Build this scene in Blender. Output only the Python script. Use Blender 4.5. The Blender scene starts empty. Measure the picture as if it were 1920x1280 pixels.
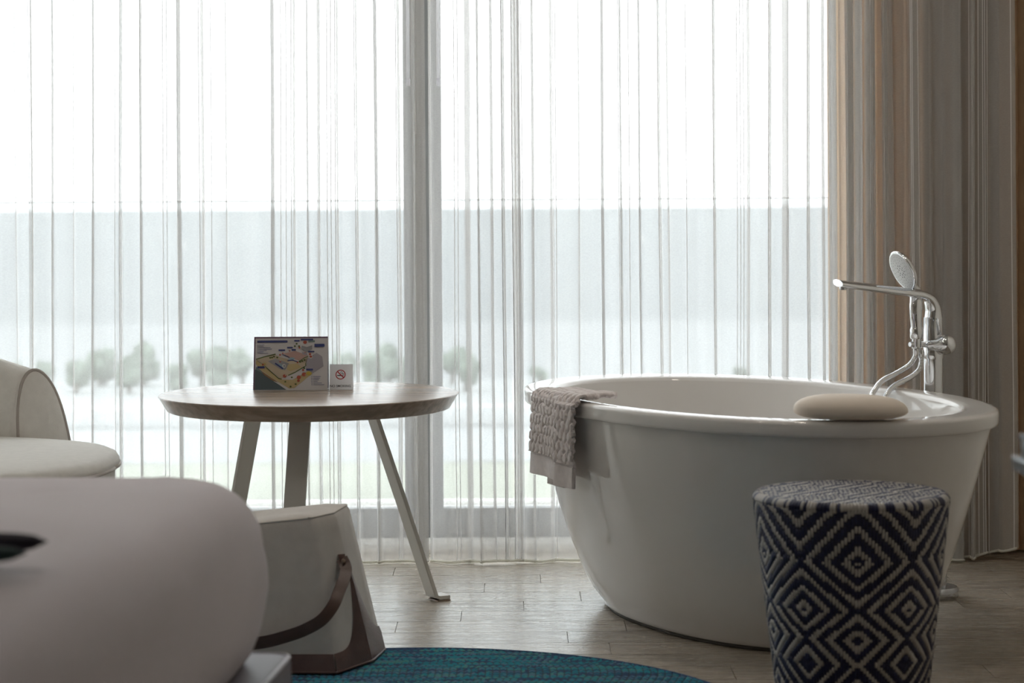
import bpy, bmesh, math, random
import numpy as np
from mathutils import Vector, Matrix

random.seed(7)
rng = np.random.default_rng(7)
sc = bpy.context.scene
col = sc.collection
PI = math.pi

# ------------------------------------------------------------------ camera
F = 4200.0            # focal length in pixels of the 1920 x 1280 frame
CAMZ = 1.12
DOWN = 252.0          # the optical axis lies this far above the frame's middle
ROLL = math.radians(0.35)
cam_d = bpy.data.cameras.new('camera')
cam = bpy.data.objects.new('camera', cam_d)
col.objects.link(cam)
cam_d.sensor_width = 36.0
cam_d.lens = F / 1920.0 * 36.0
cam_d.shift_y = -DOWN / 1920.0
cam_d.clip_end = 40000
cam_d.dof.use_dof = True
cam_d.dof.focus_distance = 6.45
cam_d.dof.aperture_fstop = 4.0
cam.matrix_world = Matrix.Translation((0, 0, CAMZ)) @ Matrix.Rotation(PI / 2, 4, 'X') @ Matrix.Rotation(-ROLL, 4, 'Z')
sc.camera = cam

# ------------------------------------------------------------------ world: an even overcast sky
w = bpy.data.worlds.new('overcast_sky')
sc.world = w
w.use_nodes = True
bg = w.node_tree.nodes['Background']
bg.inputs['Color'].default_value = (0.95, 0.97, 1.0, 1)
bg.inputs['Strength'].default_value = 4.6

sc.view_settings.view_transform = 'Standard'
sc.view_settings.look = 'None'
sc.view_settings.gamma = 1.0
sc.view_settings.use_curve_mapping = False
sc.view_settings.exposure = 0.25
sc.cycles.max_bounces = 12
sc.cycles.diffuse_bounces = 6
sc.cycles.glossy_bounces = 4
sc.cycles.transmission_bounces = 6
sc.cycles.transparent_max_bounces = 32
sc.cycles.caustics_reflective = False
sc.cycles.caustics_refractive = False
sc.cycles.blur_glossy = 0.1
sc.cycles.use_denoising = True


# ------------------------------------------------------------------ pixel helpers
def ray(x, y):
    a = x - 960.0
    b = -(y - 640.0) - DOWN
    c, s = math.cos(ROLL), math.sin(ROLL)
    return (a * c + b * s) / F, (-a * s + b * c) / F


def at(x, y, d):
    X, Z = ray(x, y)
    return Vector((X * d, d, CAMZ + Z * d))


def on_z(x, y, z=0.0):
    X, Z = ray(x, y)
    return at(x, y, (z - CAMZ) / Z)


def pxX(x, d):
    return (x - 960.0) * d / F


# ------------------------------------------------------------------ materials
def new_mat(name):
    m = bpy.data.materials.new(name)
    m.use_nodes = True
    nt = m.node_tree
    nt.nodes.clear()
    out = nt.nodes.new('ShaderNodeOutputMaterial')
    return m, nt, out


def mat(name, c, rough=0.6, metal=0.0, vary=0.0, vscale=(8, 8, 8), bump=0.0, bscale=(200, 200, 200),
        coat=0.0, spec=0.5, sheen=0.0, c2=None, detail=3.0):
    m, nt, out = new_mat(name)
    b = nt.nodes.new('ShaderNodeBsdfPrincipled')
    b.inputs['Base Color'].default_value = (*c, 1)
    b.inputs['Roughness'].default_value = rough
    b.inputs['Metallic'].default_value = metal
    b.inputs['Coat Weight'].default_value = coat
    b.inputs['Coat Roughness'].default_value = 0.05
    b.inputs['Specular IOR Level'].default_value = spec
    b.inputs['Sheen Weight'].default_value = sheen
    nt.links.new(b.outputs[0], out.inputs[0])
    if vary > 0 or bump > 0:
        tc = nt.nodes.new('ShaderNodeTexCoord')
    if vary > 0:
        mp = nt.nodes.new('ShaderNodeMapping'); mp.inputs['Scale'].default_value = vscale
        nt.links.new(tc.outputs['Object'], mp.inputs['Vector'])
        nz = nt.nodes.new('ShaderNodeTexNoise'); nz.inputs['Scale'].default_value = 1.0
        nz.inputs['Detail'].default_value = detail
        nt.links.new(mp.outputs[0], nz.inputs['Vector'])
        rp = nt.nodes.new('ShaderNodeValToRGB')
        d = c2 if c2 else tuple(x * (1 - vary) for x in c)
        rp.color_ramp.elements[0].position = 0.35; rp.color_ramp.elements[0].color = (*d, 1)
        rp.color_ramp.elements[1].position = 0.65; rp.color_ramp.elements[1].color = (*c, 1)
        nt.links.new(nz.outputs['Fac'], rp.inputs[0])
        nt.links.new(rp.outputs[0], b.inputs['Base Color'])
    if bump > 0:
        mp2 = nt.nodes.new('ShaderNodeMapping'); mp2.inputs['Scale'].default_value = bscale
        nt.links.new(tc.outputs['Object'], mp2.inputs['Vector'])
        n2 = nt.nodes.new('ShaderNodeTexNoise'); n2.inputs['Scale'].default_value = 1.0
        n2.inputs['Detail'].default_value = 2.0
        nt.links.new(mp2.outputs[0], n2.inputs['Vector'])
        bp = nt.nodes.new('ShaderNodeBump'); bp.inputs['Strength'].default_value = bump
        bp.inputs['Distance'].default_value = 0.004
        nt.links.new(n2.outputs['Fac'], bp.inputs['Height'])
        nt.links.new(bp.outputs[0], b.inputs['Normal'])
    return m


def sheer_mat(name, c, opacity, weave=0.12, trans=0.6, refl=None):
    m, nt, out = new_mat(name)
    tr = nt.nodes.new('ShaderNodeBsdfTransparent')
    df = nt.nodes.new('ShaderNodeBsdfDiffuse'); df.inputs[0].default_value = (*(refl or c), 1)
    tl = nt.nodes.new('ShaderNodeBsdfTranslucent'); tl.inputs[0].default_value = (*c, 1)
    cl = nt.nodes.new('ShaderNodeMixShader'); cl.inputs[0].default_value = trans
    nt.links.new(df.outputs[0], cl.inputs[1]); nt.links.new(tl.outputs[0], cl.inputs[2])
    mx = nt.nodes.new('ShaderNodeMixShader')
    nt.links.new(tr.outputs[0], mx.inputs[1]); nt.links.new(cl.outputs[0], mx.inputs[2])
    nt.links.new(mx.outputs[0], out.inputs[0])
    mx.inputs[0].default_value = opacity
    if weave > 0:
        tc = nt.nodes.new('ShaderNodeTexCoord')
        mp = nt.nodes.new('ShaderNodeMapping'); mp.inputs['Scale'].default_value = (160, 160, 420)
        nt.links.new(tc.outputs['Object'], mp.inputs['Vector'])
        nz = nt.nodes.new('ShaderNodeTexNoise'); nz.inputs['Scale'].default_value = 1.0
        nz.inputs['Detail'].default_value = 2.0
        nt.links.new(mp.outputs[0], nz.inputs['Vector'])
        mr = nt.nodes.new('ShaderNodeMapRange')
        mr.inputs['From Min'].default_value = 0.3; mr.inputs['From Max'].default_value = 0.7
        mr.inputs['To Min'].default_value = opacity - weave; mr.inputs['To Max'].default_value = opacity + weave
        nt.links.new(nz.outputs['Fac'], mr.inputs['Value'])
        nt.links.new(mr.outputs[0], mx.inputs[0])
    return m


def glass_mat(name, tint):
    m, nt, out = new_mat(name)
    tr = nt.nodes.new('ShaderNodeBsdfTransparent'); tr.inputs[0].default_value = (*tint, 1)
    gl = nt.nodes.new('ShaderNodeBsdfGlossy'); gl.inputs['Roughness'].default_value = 0.02
    mx = nt.nodes.new('ShaderNodeMixShader')
    mx.inputs[0].default_value = 0.03
    nt.links.new(tr.outputs[0], mx.inputs[1]); nt.links.new(gl.outputs[0], mx.inputs[2])
    nt.links.new(mx.outputs[0], out.inputs[0])
    return m


def clear_mat(name):
    m, nt, out = new_mat(name)
    g = nt.nodes.new('ShaderNodeBsdfGlass'); g.inputs['IOR'].default_value = 1.49; g.inputs['Roughness'].default_value = 0.02
    nt.links.new(g.outputs[0], out.inputs[0])
    return m


def paper_mat(name, c, t=0.5):
    m, nt, out = new_mat(name)
    df = nt.nodes.new('ShaderNodeBsdfDiffuse'); df.inputs[0].default_value = (*c, 1)
    tl = nt.nodes.new('ShaderNodeBsdfTranslucent'); tl.inputs[0].default_value = (*c, 1)
    cl = nt.nodes.new('ShaderNodeMixShader'); cl.inputs[0].default_value = t
    nt.links.new(df.outputs[0], cl.inputs[1]); nt.links.new(tl.outputs[0], cl.inputs[2])
    nt.links.new(cl.outputs[0], out.inputs[0])
    return m


# ------------------------------------------------------------------ object helpers
def link(o, parent=None):
    col.objects.link(o)
    if parent is not None:
        o.parent = parent
        if parent.type == 'EMPTY':
            o.matrix_parent_inverse = Matrix.Translation(-Vector(parent.location))
    return o


def tag(o, label, cat, group=None):
    o['label'] = label; o['category'] = cat
    if group: o['group'] = group
    return o


def thing(name, loc, label=None, cat=None, group=None, kind=None):
    o = bpy.data.objects.new(name, None)
    o.empty_display_size = 0.1
    o.location = loc
    col.objects.link(o)
    if label: tag(o, label, cat, group)
    if kind: o['kind'] = kind
    return o


def mesh(name, verts, faces, m, parent=None, smooth=True, mi=None):
    me = bpy.data.meshes.new(name)
    me.from_pydata([tuple(v) for v in verts], [], [tuple(f) for f in faces])
    ms = m if isinstance(m, (list, tuple)) else [m]
    for x in ms: me.materials.append(x)
    if mi is not None:
        me.polygons.foreach_set('material_index', np.array(mi, dtype=np.int32))
    if smooth:
        me.polygons.foreach_set('use_smooth', np.ones(len(me.polygons), dtype=bool))
    me.validate(); me.update()
    o = bpy.data.objects.new(name, me)
    return link(o, parent)


def struct(o, kind='structure'):
    o['kind'] = kind
    return o


def sharp(o, ang=40):
    me = o.data
    bm = bmesh.new(); bm.from_mesh(me)
    for e in bm.edges:
        if len(e.link_faces) == 2:
            e.smooth = e.calc_face_angle(0) < math.radians(ang)
    bm.to_mesh(me); bm.free()
    return o


def fix_normals(o):
    bm = bmesh.new(); bm.from_mesh(o.data)
    bmesh.ops.recalc_face_normals(bm, faces=bm.faces)
    bm.to_mesh(o.data); bm.free()
    return o


def box_data(x0, x1, y0, y1, z0, z1):
    v = [(x0, y0, z0), (x1, y0, z0), (x1, y1, z0), (x0, y1, z0), (x0, y0, z1), (x1, y0, z1), (x1, y1, z1), (x0, y1, z1)]
    f = [(0, 3, 2, 1), (4, 5, 6, 7), (0, 1, 5, 4), (1, 2, 6, 5), (2, 3, 7, 6), (3, 0, 4, 7)]
    return v, f


def box(name, x0, x1, y0, y1, z0, z1, m, parent=None, bevel=0.0, seg=2):
    v, f = box_data(x0, x1, y0, y1, z0, z1)
    o = mesh(name, v, f, m, parent, smooth=bevel > 0)
    if bevel > 0:
        bm = bmesh.new(); bm.from_mesh(o.data)
        bmesh.ops.bevel(bm, geom=list(bm.edges), offset=bevel, segments=seg, affect='EDGES', profile=0.5)
        bm.to_mesh(o.data); bm.free()
        o.data.polygons.foreach_set('use_smooth', np.ones(len(o.data.polygons), dtype=bool))
        sharp(o, 50)
    return o


def loft(name, rings, m, parent=None, closed=True, cap0=False, cap1=False, smooth=True, sharp_ang=None):
    n = len(rings[0]); v = []; f = []
    for r in rings: v += [tuple(p) for p in r]
    k = n if closed else n - 1
    for i in range(len(rings) - 1):
        for j in range(k):
            a = i * n + j; b = i * n + (j + 1) % n
            f.append((a, b, b + n, a + n))
    if cap0: f.append(tuple(reversed(range(n))))
    if cap1: f.append(tuple(range((len(rings) - 1) * n, len(rings) * n)))
    o = mesh(name, v, f, m, parent, smooth)
    fix_normals(o)
    if sharp_ang: sharp(o, sharp_ang)
    return o


def catmull(pts, n=8):
    P = [Vector(p) for p in pts]
    P = [P[0] * 2 - P[1]] + P + [P[-1] * 2 - P[-2]]
    out = []
    for i in range(1, len(P) - 2):
        for k in range(n):
            t = k / n
            a, b, c, d = P[i - 1], P[i], P[i + 1], P[i + 2]
            out.append(0.5 * ((2 * b) + (c - a) * t + (2 * a - 5 * b + 4 * c - d) * t * t + (3 * b - a - 3 * c + d) * t ** 3))
    out.append(P[-2])
    return out


def frames(path, up=None):
    """parallel-transport frames"""
    T = []
    for i in range(len(path)):
        a = path[max(i - 1, 0)]; b = path[min(i + 1, len(path) - 1)]
        T.append((b - a).normalized())
    u = Vector(up) if up else Vector((0, 0, 1))
    if abs(u.dot(T[0])) > 0.95: u = Vector((0, 1, 0))
    N = (u - T[0] * u.dot(T[0])).normalized()
    fr = []
    for i, t in enumerate(T):
        N = (N - t * N.dot(t))
        N = N.normalized()
        fr.append((t, N, t.cross(N)))
    return fr


def tube(name, path, r, m, parent=None, seg=10, ry=None, up=None, caps=True, sharp_ang=None):
    path = [Vector(p) for p in path]
    fr = frames(path, up)
    rings = []
    for i, p in enumerate(path):
        a = r(i / (len(path) - 1)) if callable(r) else r
        b = (ry(i / (len(path) - 1)) if callable(ry) else ry) if ry is not None else a
        t, N, B = fr[i]
        rings.append([p + N * (a * math.cos(2 * PI * k / seg)) + B * (b * math.sin(2 * PI * k / seg)) for k in range(seg)])
    return loft(name, rings, m, parent, cap0=caps, cap1=caps, sharp_ang=sharp_ang)


def lathe(name, prof, c, m, parent=None, seg=48, sharp_ang=40, cap0=True, cap1=True, axis=None):
    """prof: list of (radius, height) along axis from c"""
    ax = Vector(axis).normalized() if axis else Vector((0, 0, 1))
    u = ax.orthogonal().normalized(); v = ax.cross(u)
    c = Vector(c)
    rings = [[c + ax * h + u * (r * math.cos(2 * PI * k / seg)) + v * (r * math.sin(2 * PI * k / seg)) for k in range(seg)] for r, h in prof]
    return loft(name, rings, m, parent, cap0=cap0, cap1=cap1, sharp_ang=sharp_ang)


def bar(name, path, width, thick, wdir, m, parent=None, bevel=0.0):
    """flat bar: rectangular section swept along path; width lies along wdir (per point or single)"""
    path = [Vector(p) for p in path]
    rings = []
    for i, p in enumerate(path):
        a = path[max(i - 1, 0)]; b = path[min(i + 1, len(path) - 1)]
        t = (b - a).normalized()
        wd = Vector(wdir[i]) if isinstance(wdir[0], (list, tuple, Vector)) else Vector(wdir)
        wd = (wd - t * wd.dot(t)).normalized()
        n = t.cross(wd)
        W = width[i] if isinstance(width, (list, tuple)) else width
        h = W / 2; q = thick / 2; e = min(q, h) * 0.22
        rings.append([p + wd * x + n * y for x, y in ((-h + e, -q), (h - e, -q), (h, -q + e), (h, q - e), (h - e, q), (-h + e, q), (-h, q - e), (-h, -q + e))])
    return loft(name, rings, m, parent, cap0=True, cap1=True, sharp_ang=30)


# ------------------------------------------------------------------ palette
M_wall = mat('warm_plaster', (0.80, 0.76, 0.70), 0.8, vary=0.05, bump=0.1)
M_ceil = mat('ceiling_white', (0.80, 0.79, 0.76), 0.9, vary=0.02)
M_ext = mat('exterior_render', (0.55, 0.55, 0.54), 0.9)
M_frame = mat('grey_aluminium', (0.22, 0.225, 0.23), 0.5, metal=0.0, vary=0.04)
M_sill = mat('pale_sill', (0.85, 0.85, 0.83), 0.6)
M_glass = glass_mat('clear_glass', (0.97, 0.985, 0.98))
M_rail_edge = mat('polished_glass_edge', (0.25, 0.27, 0.28), 0.3)
M_rail_glass = glass_mat('balustrade_glass', (0.93, 0.955, 0.96))
M_sheer = sheer_mat('sheer_voile', (0.83, 0.83, 0.835), 0.59, 0.03, 0.21, (0.60, 0.585, 0.565))
M_thread = sheer_mat('sheer_thread', (0.80, 0.80, 0.805), 1.0, 0.0, 0.12)
M_hem = sheer_mat('sheer_hem', (0.84, 0.83, 0.76), 0.95, 0.0, 0.3)
M_drape = sheer_mat('brown_blackout', (0.78, 0.60, 0.42), 1.0, 0.0, 0.25)
M_chrome = mat('chrome', (0.82, 0.83, 0.85), 0.05, metal=1.0)
M_chrome_dk = mat('chrome_dark', (0.55, 0.56, 0.58), 0.12, metal=1.0)  # darker, rougher chrome for flange, sleeve and aerator
M_acrylic = mat('tub_acrylic', (0.80, 0.785, 0.77), 0.045, coat=0.0, spec=0.55)
M_dark_gap = mat('shadow_plinth', (0.10, 0.095, 0.09), 0.8)  # shade of the gap under the tub, put into the plinth's colour
M_pillow = mat('bath_pillow_foam', (0.83, 0.74, 0.64), 0.6, vary=0.04)
M_towel = mat('taupe_terry', (0.84, 0.775, 0.77), 0.95, vary=0.10, vscale=(60, 60, 60), bump=0.35, bscale=(900, 900, 900), sheen=0.4)
M_table = mat('dark_oak', (0.38, 0.30, 0.24), 0.25, vary=0.35, vscale=(4, 60, 60), bump=0.10, bscale=(6, 160, 160), spec=0.35)
M_leg = mat('greige_metal', (0.62, 0.61, 0.575), 0.40)
M_foot = mat('bronze_foot', (0.30, 0.23, 0.18), 0.4, metal=0.4)
M_linen = mat('bed_linen', (0.78, 0.72, 0.77), 0.9, vary=0.05, vscale=(3, 3, 3), bump=0.1, bscale=(600, 600, 600), sheen=0.3)
M_platform = mat('plum_leather', (0.12, 0.10, 0.12), 0.5, vary=0.1, bump=0.15, bscale=(160, 160, 160))
M_piping_dk = mat('platform_piping', (0.33, 0.30, 0.33), 0.5)
M_chair = mat('cream_upholstery', (0.74, 0.72, 0.685), 0.92, vary=0.06, vscale=(40, 40, 40), bump=0.25, bscale=(420, 420, 420), sheen=0.3)
M_chair_pipe = mat('cream_piping', (0.42, 0.38, 0.35), 0.7)
M_pouf = mat('oat_canvas', (0.66, 0.62, 0.585), 0.9, vary=0.06, vscale=(30, 30, 30), bump=0.2, bscale=(500, 500, 500), sheen=0.2)
M_leather = mat('plum_brown_leather', (0.145, 0.088, 0.080), 0.42, vary=0.2, vscale=(20, 20, 20), bump=0.2, bscale=(180, 180, 180))
M_strap = mat('brown_strap_leather', (0.105, 0.060, 0.048), 0.38, vary=0.25, vscale=(16, 16, 16), bump=0.1)
M_navy = mat('navy_cane', (0.014, 0.020, 0.075), 0.38, vary=0.2, vscale=(40, 40, 40))
M_cream = mat('white_cane', (0.50, 0.48, 0.46), 0.38, vary=0.12, vscale=(40, 40, 40))
M_core = mat('stool_core', (0.02, 0.022, 0.045), 0.8)
M_desk = mat('desk_lacquer', (0.055, 0.045, 0.04), 0.25, coat=0.4)
M_desk_edge = mat('desk_steel_edge', (0.60, 0.64, 0.68), 0.16, metal=1.0)
M_black = mat('black_leather', (0.012, 0.011, 0.011), 0.45)
M_cloth_navy = mat('navy_knit', (0.012, 0.010, 0.022), 0.85)
M_cloth_teal = mat('teal_knit', (0.010, 0.035, 0.036), 0.85)
M_paper = paper_mat('card_paper', (0.62, 0.61, 0.63), 0.10)
M_paper2 = paper_mat('thin_card_paper', (0.90, 0.90, 0.91), 0.55)

# plank floor
M_plank, nt, out = new_mat('whitewashed_plank')
b = nt.nodes.new('ShaderNodeBsdfPrincipled'); nt.links.new(b.outputs[0], out.inputs[0])
tc = nt.nodes.new('ShaderNodeTexCoord'); oi = nt.nodes.new('ShaderNodeObjectInfo')
ad = nt.nodes.new('ShaderNodeVectorMath'); ad.operation = 'ADD'
sx = nt.nodes.new('ShaderNodeVectorMath'); sx.operation = 'SCALE'; sx.inputs['Scale'].default_value = 1.0
nt.links.new(oi.outputs['Location'], sx.inputs[0])
nt.links.new(tc.outputs['Object'], ad.inputs[0]); nt.links.new(sx.outputs[0], ad.inputs[1])
mp = nt.nodes.new('ShaderNodeMapping'); mp.inputs['Scale'].default_value = (3.0, 34.0, 1.0)
nt.links.new(ad.outputs[0], mp.inputs['Vector'])
nz = nt.nodes.new('ShaderNodeTexNoise'); nz.inputs['Scale'].default_value = 1.4; nz.inputs['Detail'].default_value = 6.0
nz.inputs['Roughness'].default_value = 0.65
nt.links.new(mp.outputs[0], nz.inputs['Vector'])
rp = nt.nodes.new('ShaderNodeValToRGB')
e = rp.color_ramp.elements
e[0].position = 0.30; e[0].color = (0.26, 0.225, 0.185, 1)
e[1].position = 0.55; e[1].color = (0.42, 0.375, 0.315, 1)
x = e.new(0.75); x.color = (0.48, 0.43, 0.37, 1)
nt.links.new(nz.outputs['Fac'], rp.inputs[0])
hv = nt.nodes.new('ShaderNodeHueSaturation')
mr = nt.nodes.new('ShaderNodeMapRange'); mr.inputs['To Min'].default_value = 0.90; mr.inputs['To Max'].default_value = 1.08
nt.links.new(oi.outputs['Random'], mr.inputs['Value']); nt.links.new(mr.outputs[0], hv.inputs['Value'])
nt.links.new(rp.outputs[0], hv.inputs['Color']); nt.links.new(hv.outputs[0], b.inputs['Base Color'])
rr = nt.nodes.new('ShaderNodeMapRange'); rr.inputs['From Min'].default_value = 0.3; rr.inputs['From Max'].default_value = 0.7
rr.inputs['To Min'].default_value = 0.36; rr.inputs['To Max'].default_value = 0.19
nt.links.new(nz.outputs['Fac'], rr.inputs['Value']); nt.links.new(rr.outputs[0], b.inputs['Roughness'])
b.inputs['Specular IOR Level'].default_value = 0.65
bp = nt.nodes.new('ShaderNodeBump'); bp.inputs['Strength'].default_value = 0.10; bp.inputs['Distance'].default_value = 0.003
nt.links.new(nz.outputs['Fac'], bp.inputs['Height']); nt.links.new(bp.outputs[0], b.inputs['Normal'])

# ------------------------------------------------------------------ room shell
XL, XR, YB, YW, ZC = -3.0, 1.78, -1.2, 7.26, 2.70
WX0, WX1, WZ1 = -2.75, 1.22, 2.52        # window opening
M_grout = mat('grout', (0.24, 0.22, 0.195), 0.9)
floor = struct(box('floor', XL, XR, YB, YW, -0.20, -0.004, M_grout))
# planks as pieces of the floor (near the window), plain plank sheet further back
RW, PL = 0.1525, 0.612
row_joint = [-0.37, 0.079, -0.088, 0.19, 0.026, -0.146, -0.316, 0.138]
y1 = YW
k = 0
bmv, bmf = box_data(-0.5, 0.5, -0.5, 0.5, -0.5, 0.5)
cache = {}


def plank_mesh(lx, ly):
    key = (round(lx, 4), round(ly, 4))
    if key not in cache:
        g = 0.0009
        v, f = box_data(-lx / 2 + g, lx / 2 - g, -ly / 2 + g, ly / 2 - g, -0.006, 0.0)
        me = bpy.data.meshes.new('plank')
        me.from_pydata(v, [], f); me.materials.append(M_plank)
        cache[key] = me
    return cache[key]


ytop = 6.975 + RW
yrow = [(6.975 + RW, YW)] + [(6.975 - RW * i, 6.975 - RW * (i - 1)) for i in range(0, 18)]
for i, (ya, yb) in enumerate(yrow):
    off = row_joint[(i - 2) % 8] if i >= 2 else [0.2, -0.1][i]
    xs = [XL]
    x = off - PL * 8
    while x < XR:
        if x > XL + 0.02 and x < XR - 0.02: xs.append(x)
        x += PL
    xs.append(XR)
    for xa, xb in zip(xs[:-1], xs[1:]):
        o = bpy.data.objects.new('plank', plank_mesh(xb - xa, yb - ya))
        o.location = ((xa + xb) / 2, (ya + yb) / 2, 0.0)
        link(o, floor)
ylast = yrow[-1][0]
struct(box('floor_sheet', XL, XR, YB, ylast, -0.0035, 0.0, M_plank, floor), 'stuff')

struct(box('ceiling', XL - 0.2, XR + 0.2, YB - 0.2, YW + 0.1, ZC, ZC + 0.2, M_ceil))
struct(box('wall_left', XL - 0.2, XL, YB - 0.2, YW + 0.1, -0.2, ZC, M_wall))
struct(box('wall_right', XR, XR + 0.2, YB - 0.2, YW + 0.1, -0.2, ZC, M_wall))
struct(box('wall_rear', XL, XR, YB - 0.2, YB, -0.2, ZC, M_wall))
wv, wf = [], []
for bx in ((XL, WX0, YW, YW + 0.2, -0.2, ZC), (WX1, XR, YW, YW + 0.2, -0.2, ZC), (WX0, WX1, YW, YW + 0.2, WZ1, ZC), (WX0, WX1, YW, YW + 0.2, -0.2, 0.012)):
    v, f = box_data(*bx); o = len(wv); wv += v; wf += [tuple(q + o for q in p) for p in f]
struct(mesh('wall_window', wv, wf, M_wall, smooth=False))

# sliding glazed doors: window_1
win = thing('window_1', (WX0, YW + 0.08, 0.012), kind='structure')
mx0, mx1 = pxX(757, 7.32), pxX(828, 7.32)
fy0, fy1 = YW + 0.04, YW + 0.10
box('threshold', WX0, WX1, YW - 0.0, YW + 0.2, 0.012, 0.030, M_sill, win)
box('bottom_rail', WX0, WX1, fy0, fy1, 0.045, 0.140, M_frame, win, 0.004)
box('bottom_track', WX0, WX1, fy0 - 0.02, fy1 + 0.03, 0.030, 0.045, M_sill, win)
box('top_rail', WX0, WX1, fy0, fy1, WZ1 - 0.09, WZ1, M_frame, win, 0.004)
box('stile', mx0, (mx0 + mx1) / 2 - 0.001, fy0, fy1, 0.14, WZ1 - 0.09, M_frame, win, 0.004)
box('stile', (mx0 + mx1) / 2 + 0.001, mx1, fy0, fy1, 0.14, WZ1 - 0.09, M_frame, win, 0.004)
box('stile', WX0, WX0 + 0.06, fy0, fy1, 0.14, WZ1 - 0.09, M_frame, win, 0.004)
box('stile', WX1 - 0.06, WX1, fy0, fy1, 0.14, WZ1 - 0.09, M_frame, win, 0.004)
for a, b_ in ((WX0 + 0.06, mx0), (mx1, WX1 - 0.06)):
    box('glass_pane', a, b_, YW + 0.066, YW + 0.074, 0.14, WZ1 - 0.09, M_glass, win)

# ------------------------------------------------------------------ outside: balcony, garden, beach, sea
GZ = -3.2
M_bal = mat('balcony_stone', (0.82, 0.81, 0.79), 0.8, vary=0.08)
M_lawn = mat('lawn_grass', (0.35, 0.355, 0.29), 1.0, vary=0.2, vscale=(0.6, 0.6, 1))
M_prom = mat('promenade_paving', (0.36, 0.362, 0.362), 0.9, vary=0.08, vscale=(0.2, 0.2, 1))
M_sand = mat('beach_sand', (0.255, 0.257, 0.262), 0.95, vary=0.06, vscale=(0.05, 0.1, 1))
M_sea = mat('grey_sea', (0.165, 0.172, 0.178), 0.6, vary=0.10, vscale=(0.004, 0.03, 1), spec=0.15)
M_shrub = mat('shrub_leaves', (0.21, 0.255, 0.205), 0.9, vary=0.5, vscale=(3, 3, 3))
M_stem = mat('shrub_stem', (0.12, 0.09, 0.06), 0.9)
M_white = mat('white_masonry', (0.55, 0.55, 0.55), 0.9, vary=0.05)
struct(box('balcony_floor', -3.6, 3.6, YW + 0.2, 8.86, -0.25, -0.04, M_bal))


def slab(name, y0, y1, z0, z1, half, m):
    return struct(box(name, -half, half, y0, y1, z0, z1, m))


slab('lawn', 14.0, 38.0, GZ - 1, GZ, 90, M_lawn)
slab('promenade', 38.0, 56.0, GZ - 1, GZ + 0.02, 140, M_prom)
slab('beach', 56.0, 86.0, GZ - 1, GZ - 0.1, 220, M_sand)
slab('sea', 86.0, 26000.0, GZ - 1.5, GZ - 0.35, 16000, M_sea)
# glass balustrade, panel by panel
gh = at(960, 375.5, 8.76).z
bal = thing('balcony_balustrade', (0, 8.76, -0.04), 'clear glass balustrade along the balcony outside the window', 'balustrade')
for i in range(6):
    box('glass_panel', -3.6 + 1.2 * i + 0.004, -2.4 + 1.2 * i - 0.004, 8.752, 8.768, -0.02, gh, M_rail_glass, bal, 0.001, 1)
box('top_edge', -3.6, 3.6, 8.751, 8.769, gh, gh + 0.005, M_rail_edge, bal)
box('base_channel', -3.6, 3.6, 8.735, 8.785, -0.04, -0.022, M_sill, bal, 0.004)
# low wall and shrubs
lw = box('garden_wall', -40, 40, 44.0, 44.4, GZ + 0.02, GZ + 0.42, M_white, None, 0.03)
tag(lw, 'low white garden wall beyond the lawn, seen through the sheer curtain', 'wall')


def shrub(px, base_px, d, h, wd):
    X = pxX(px, d)
    r = thing('garden_shrub', (X, d, GZ + 0.02), 'low green shrub in the row between lawn and beach', 'shrub', 'garden shrubs outside')
    vs, fs = [], []
    for q in range(7):
        cx = X + random.uniform(-0.5, 0.5) * wd; cz = GZ + 0.02 + h * random.uniform(0.3, 0.75); cy = d + random.uniform(-0.3, 0.3)
        rad = h * random.uniform(0.18, 0.27)
        n0 = len(vs); nu, nv = 9, 6
        for a in range(nv + 1):
            for b2 in range(nu):
                th = PI * a / nv; ph = 2 * PI * b2 / nu
                rr_ = rad * random.uniform(0.8, 1.2)
                vs.append((cx + rr_ * math.sin(th) * math.cos(ph), cy + rr_ * math.sin(th) * math.sin(ph), cz + rr_ * math.cos(th)))
        for a in range(nv):
            for b2 in range(nu):
                fs.append((n0 + a * nu + b2, n0 + a * nu + (b2 + 1) % nu, n0 + (a + 1) * nu + (b2 + 1) % nu, n0 + (a + 1) * nu + b2))
    mesh('foliage', vs, fs, M_shrub, r)
    tube('stem', [(X, d, GZ + 0.02), (X + 0.05, d, GZ + h * 0.5)], 0.05, M_stem, r, 6)


for k_, (px, h) in enumerate(((22, 0.75), (80, 0.7), (140, 0.85), (185, 1.0), (240, 0.95), (268, 1.1), (330, 0.75), (375, 0.9), (415, 1.15), (452, 1.0), (560, 0.9), (640, 0.85), (690, 1.0),
                               (727, 1.1), (770, 0.85), (845, 0.95), (872, 1.0), (1010, 0.5), (1240, 0.4), (1390, 0.4))):
    shrub(px, 720, (52.4, 54.6)[k_ % 2], h, 0.30)

# ------------------------------------------------------------------ curtains
DC = 7.03


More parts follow.
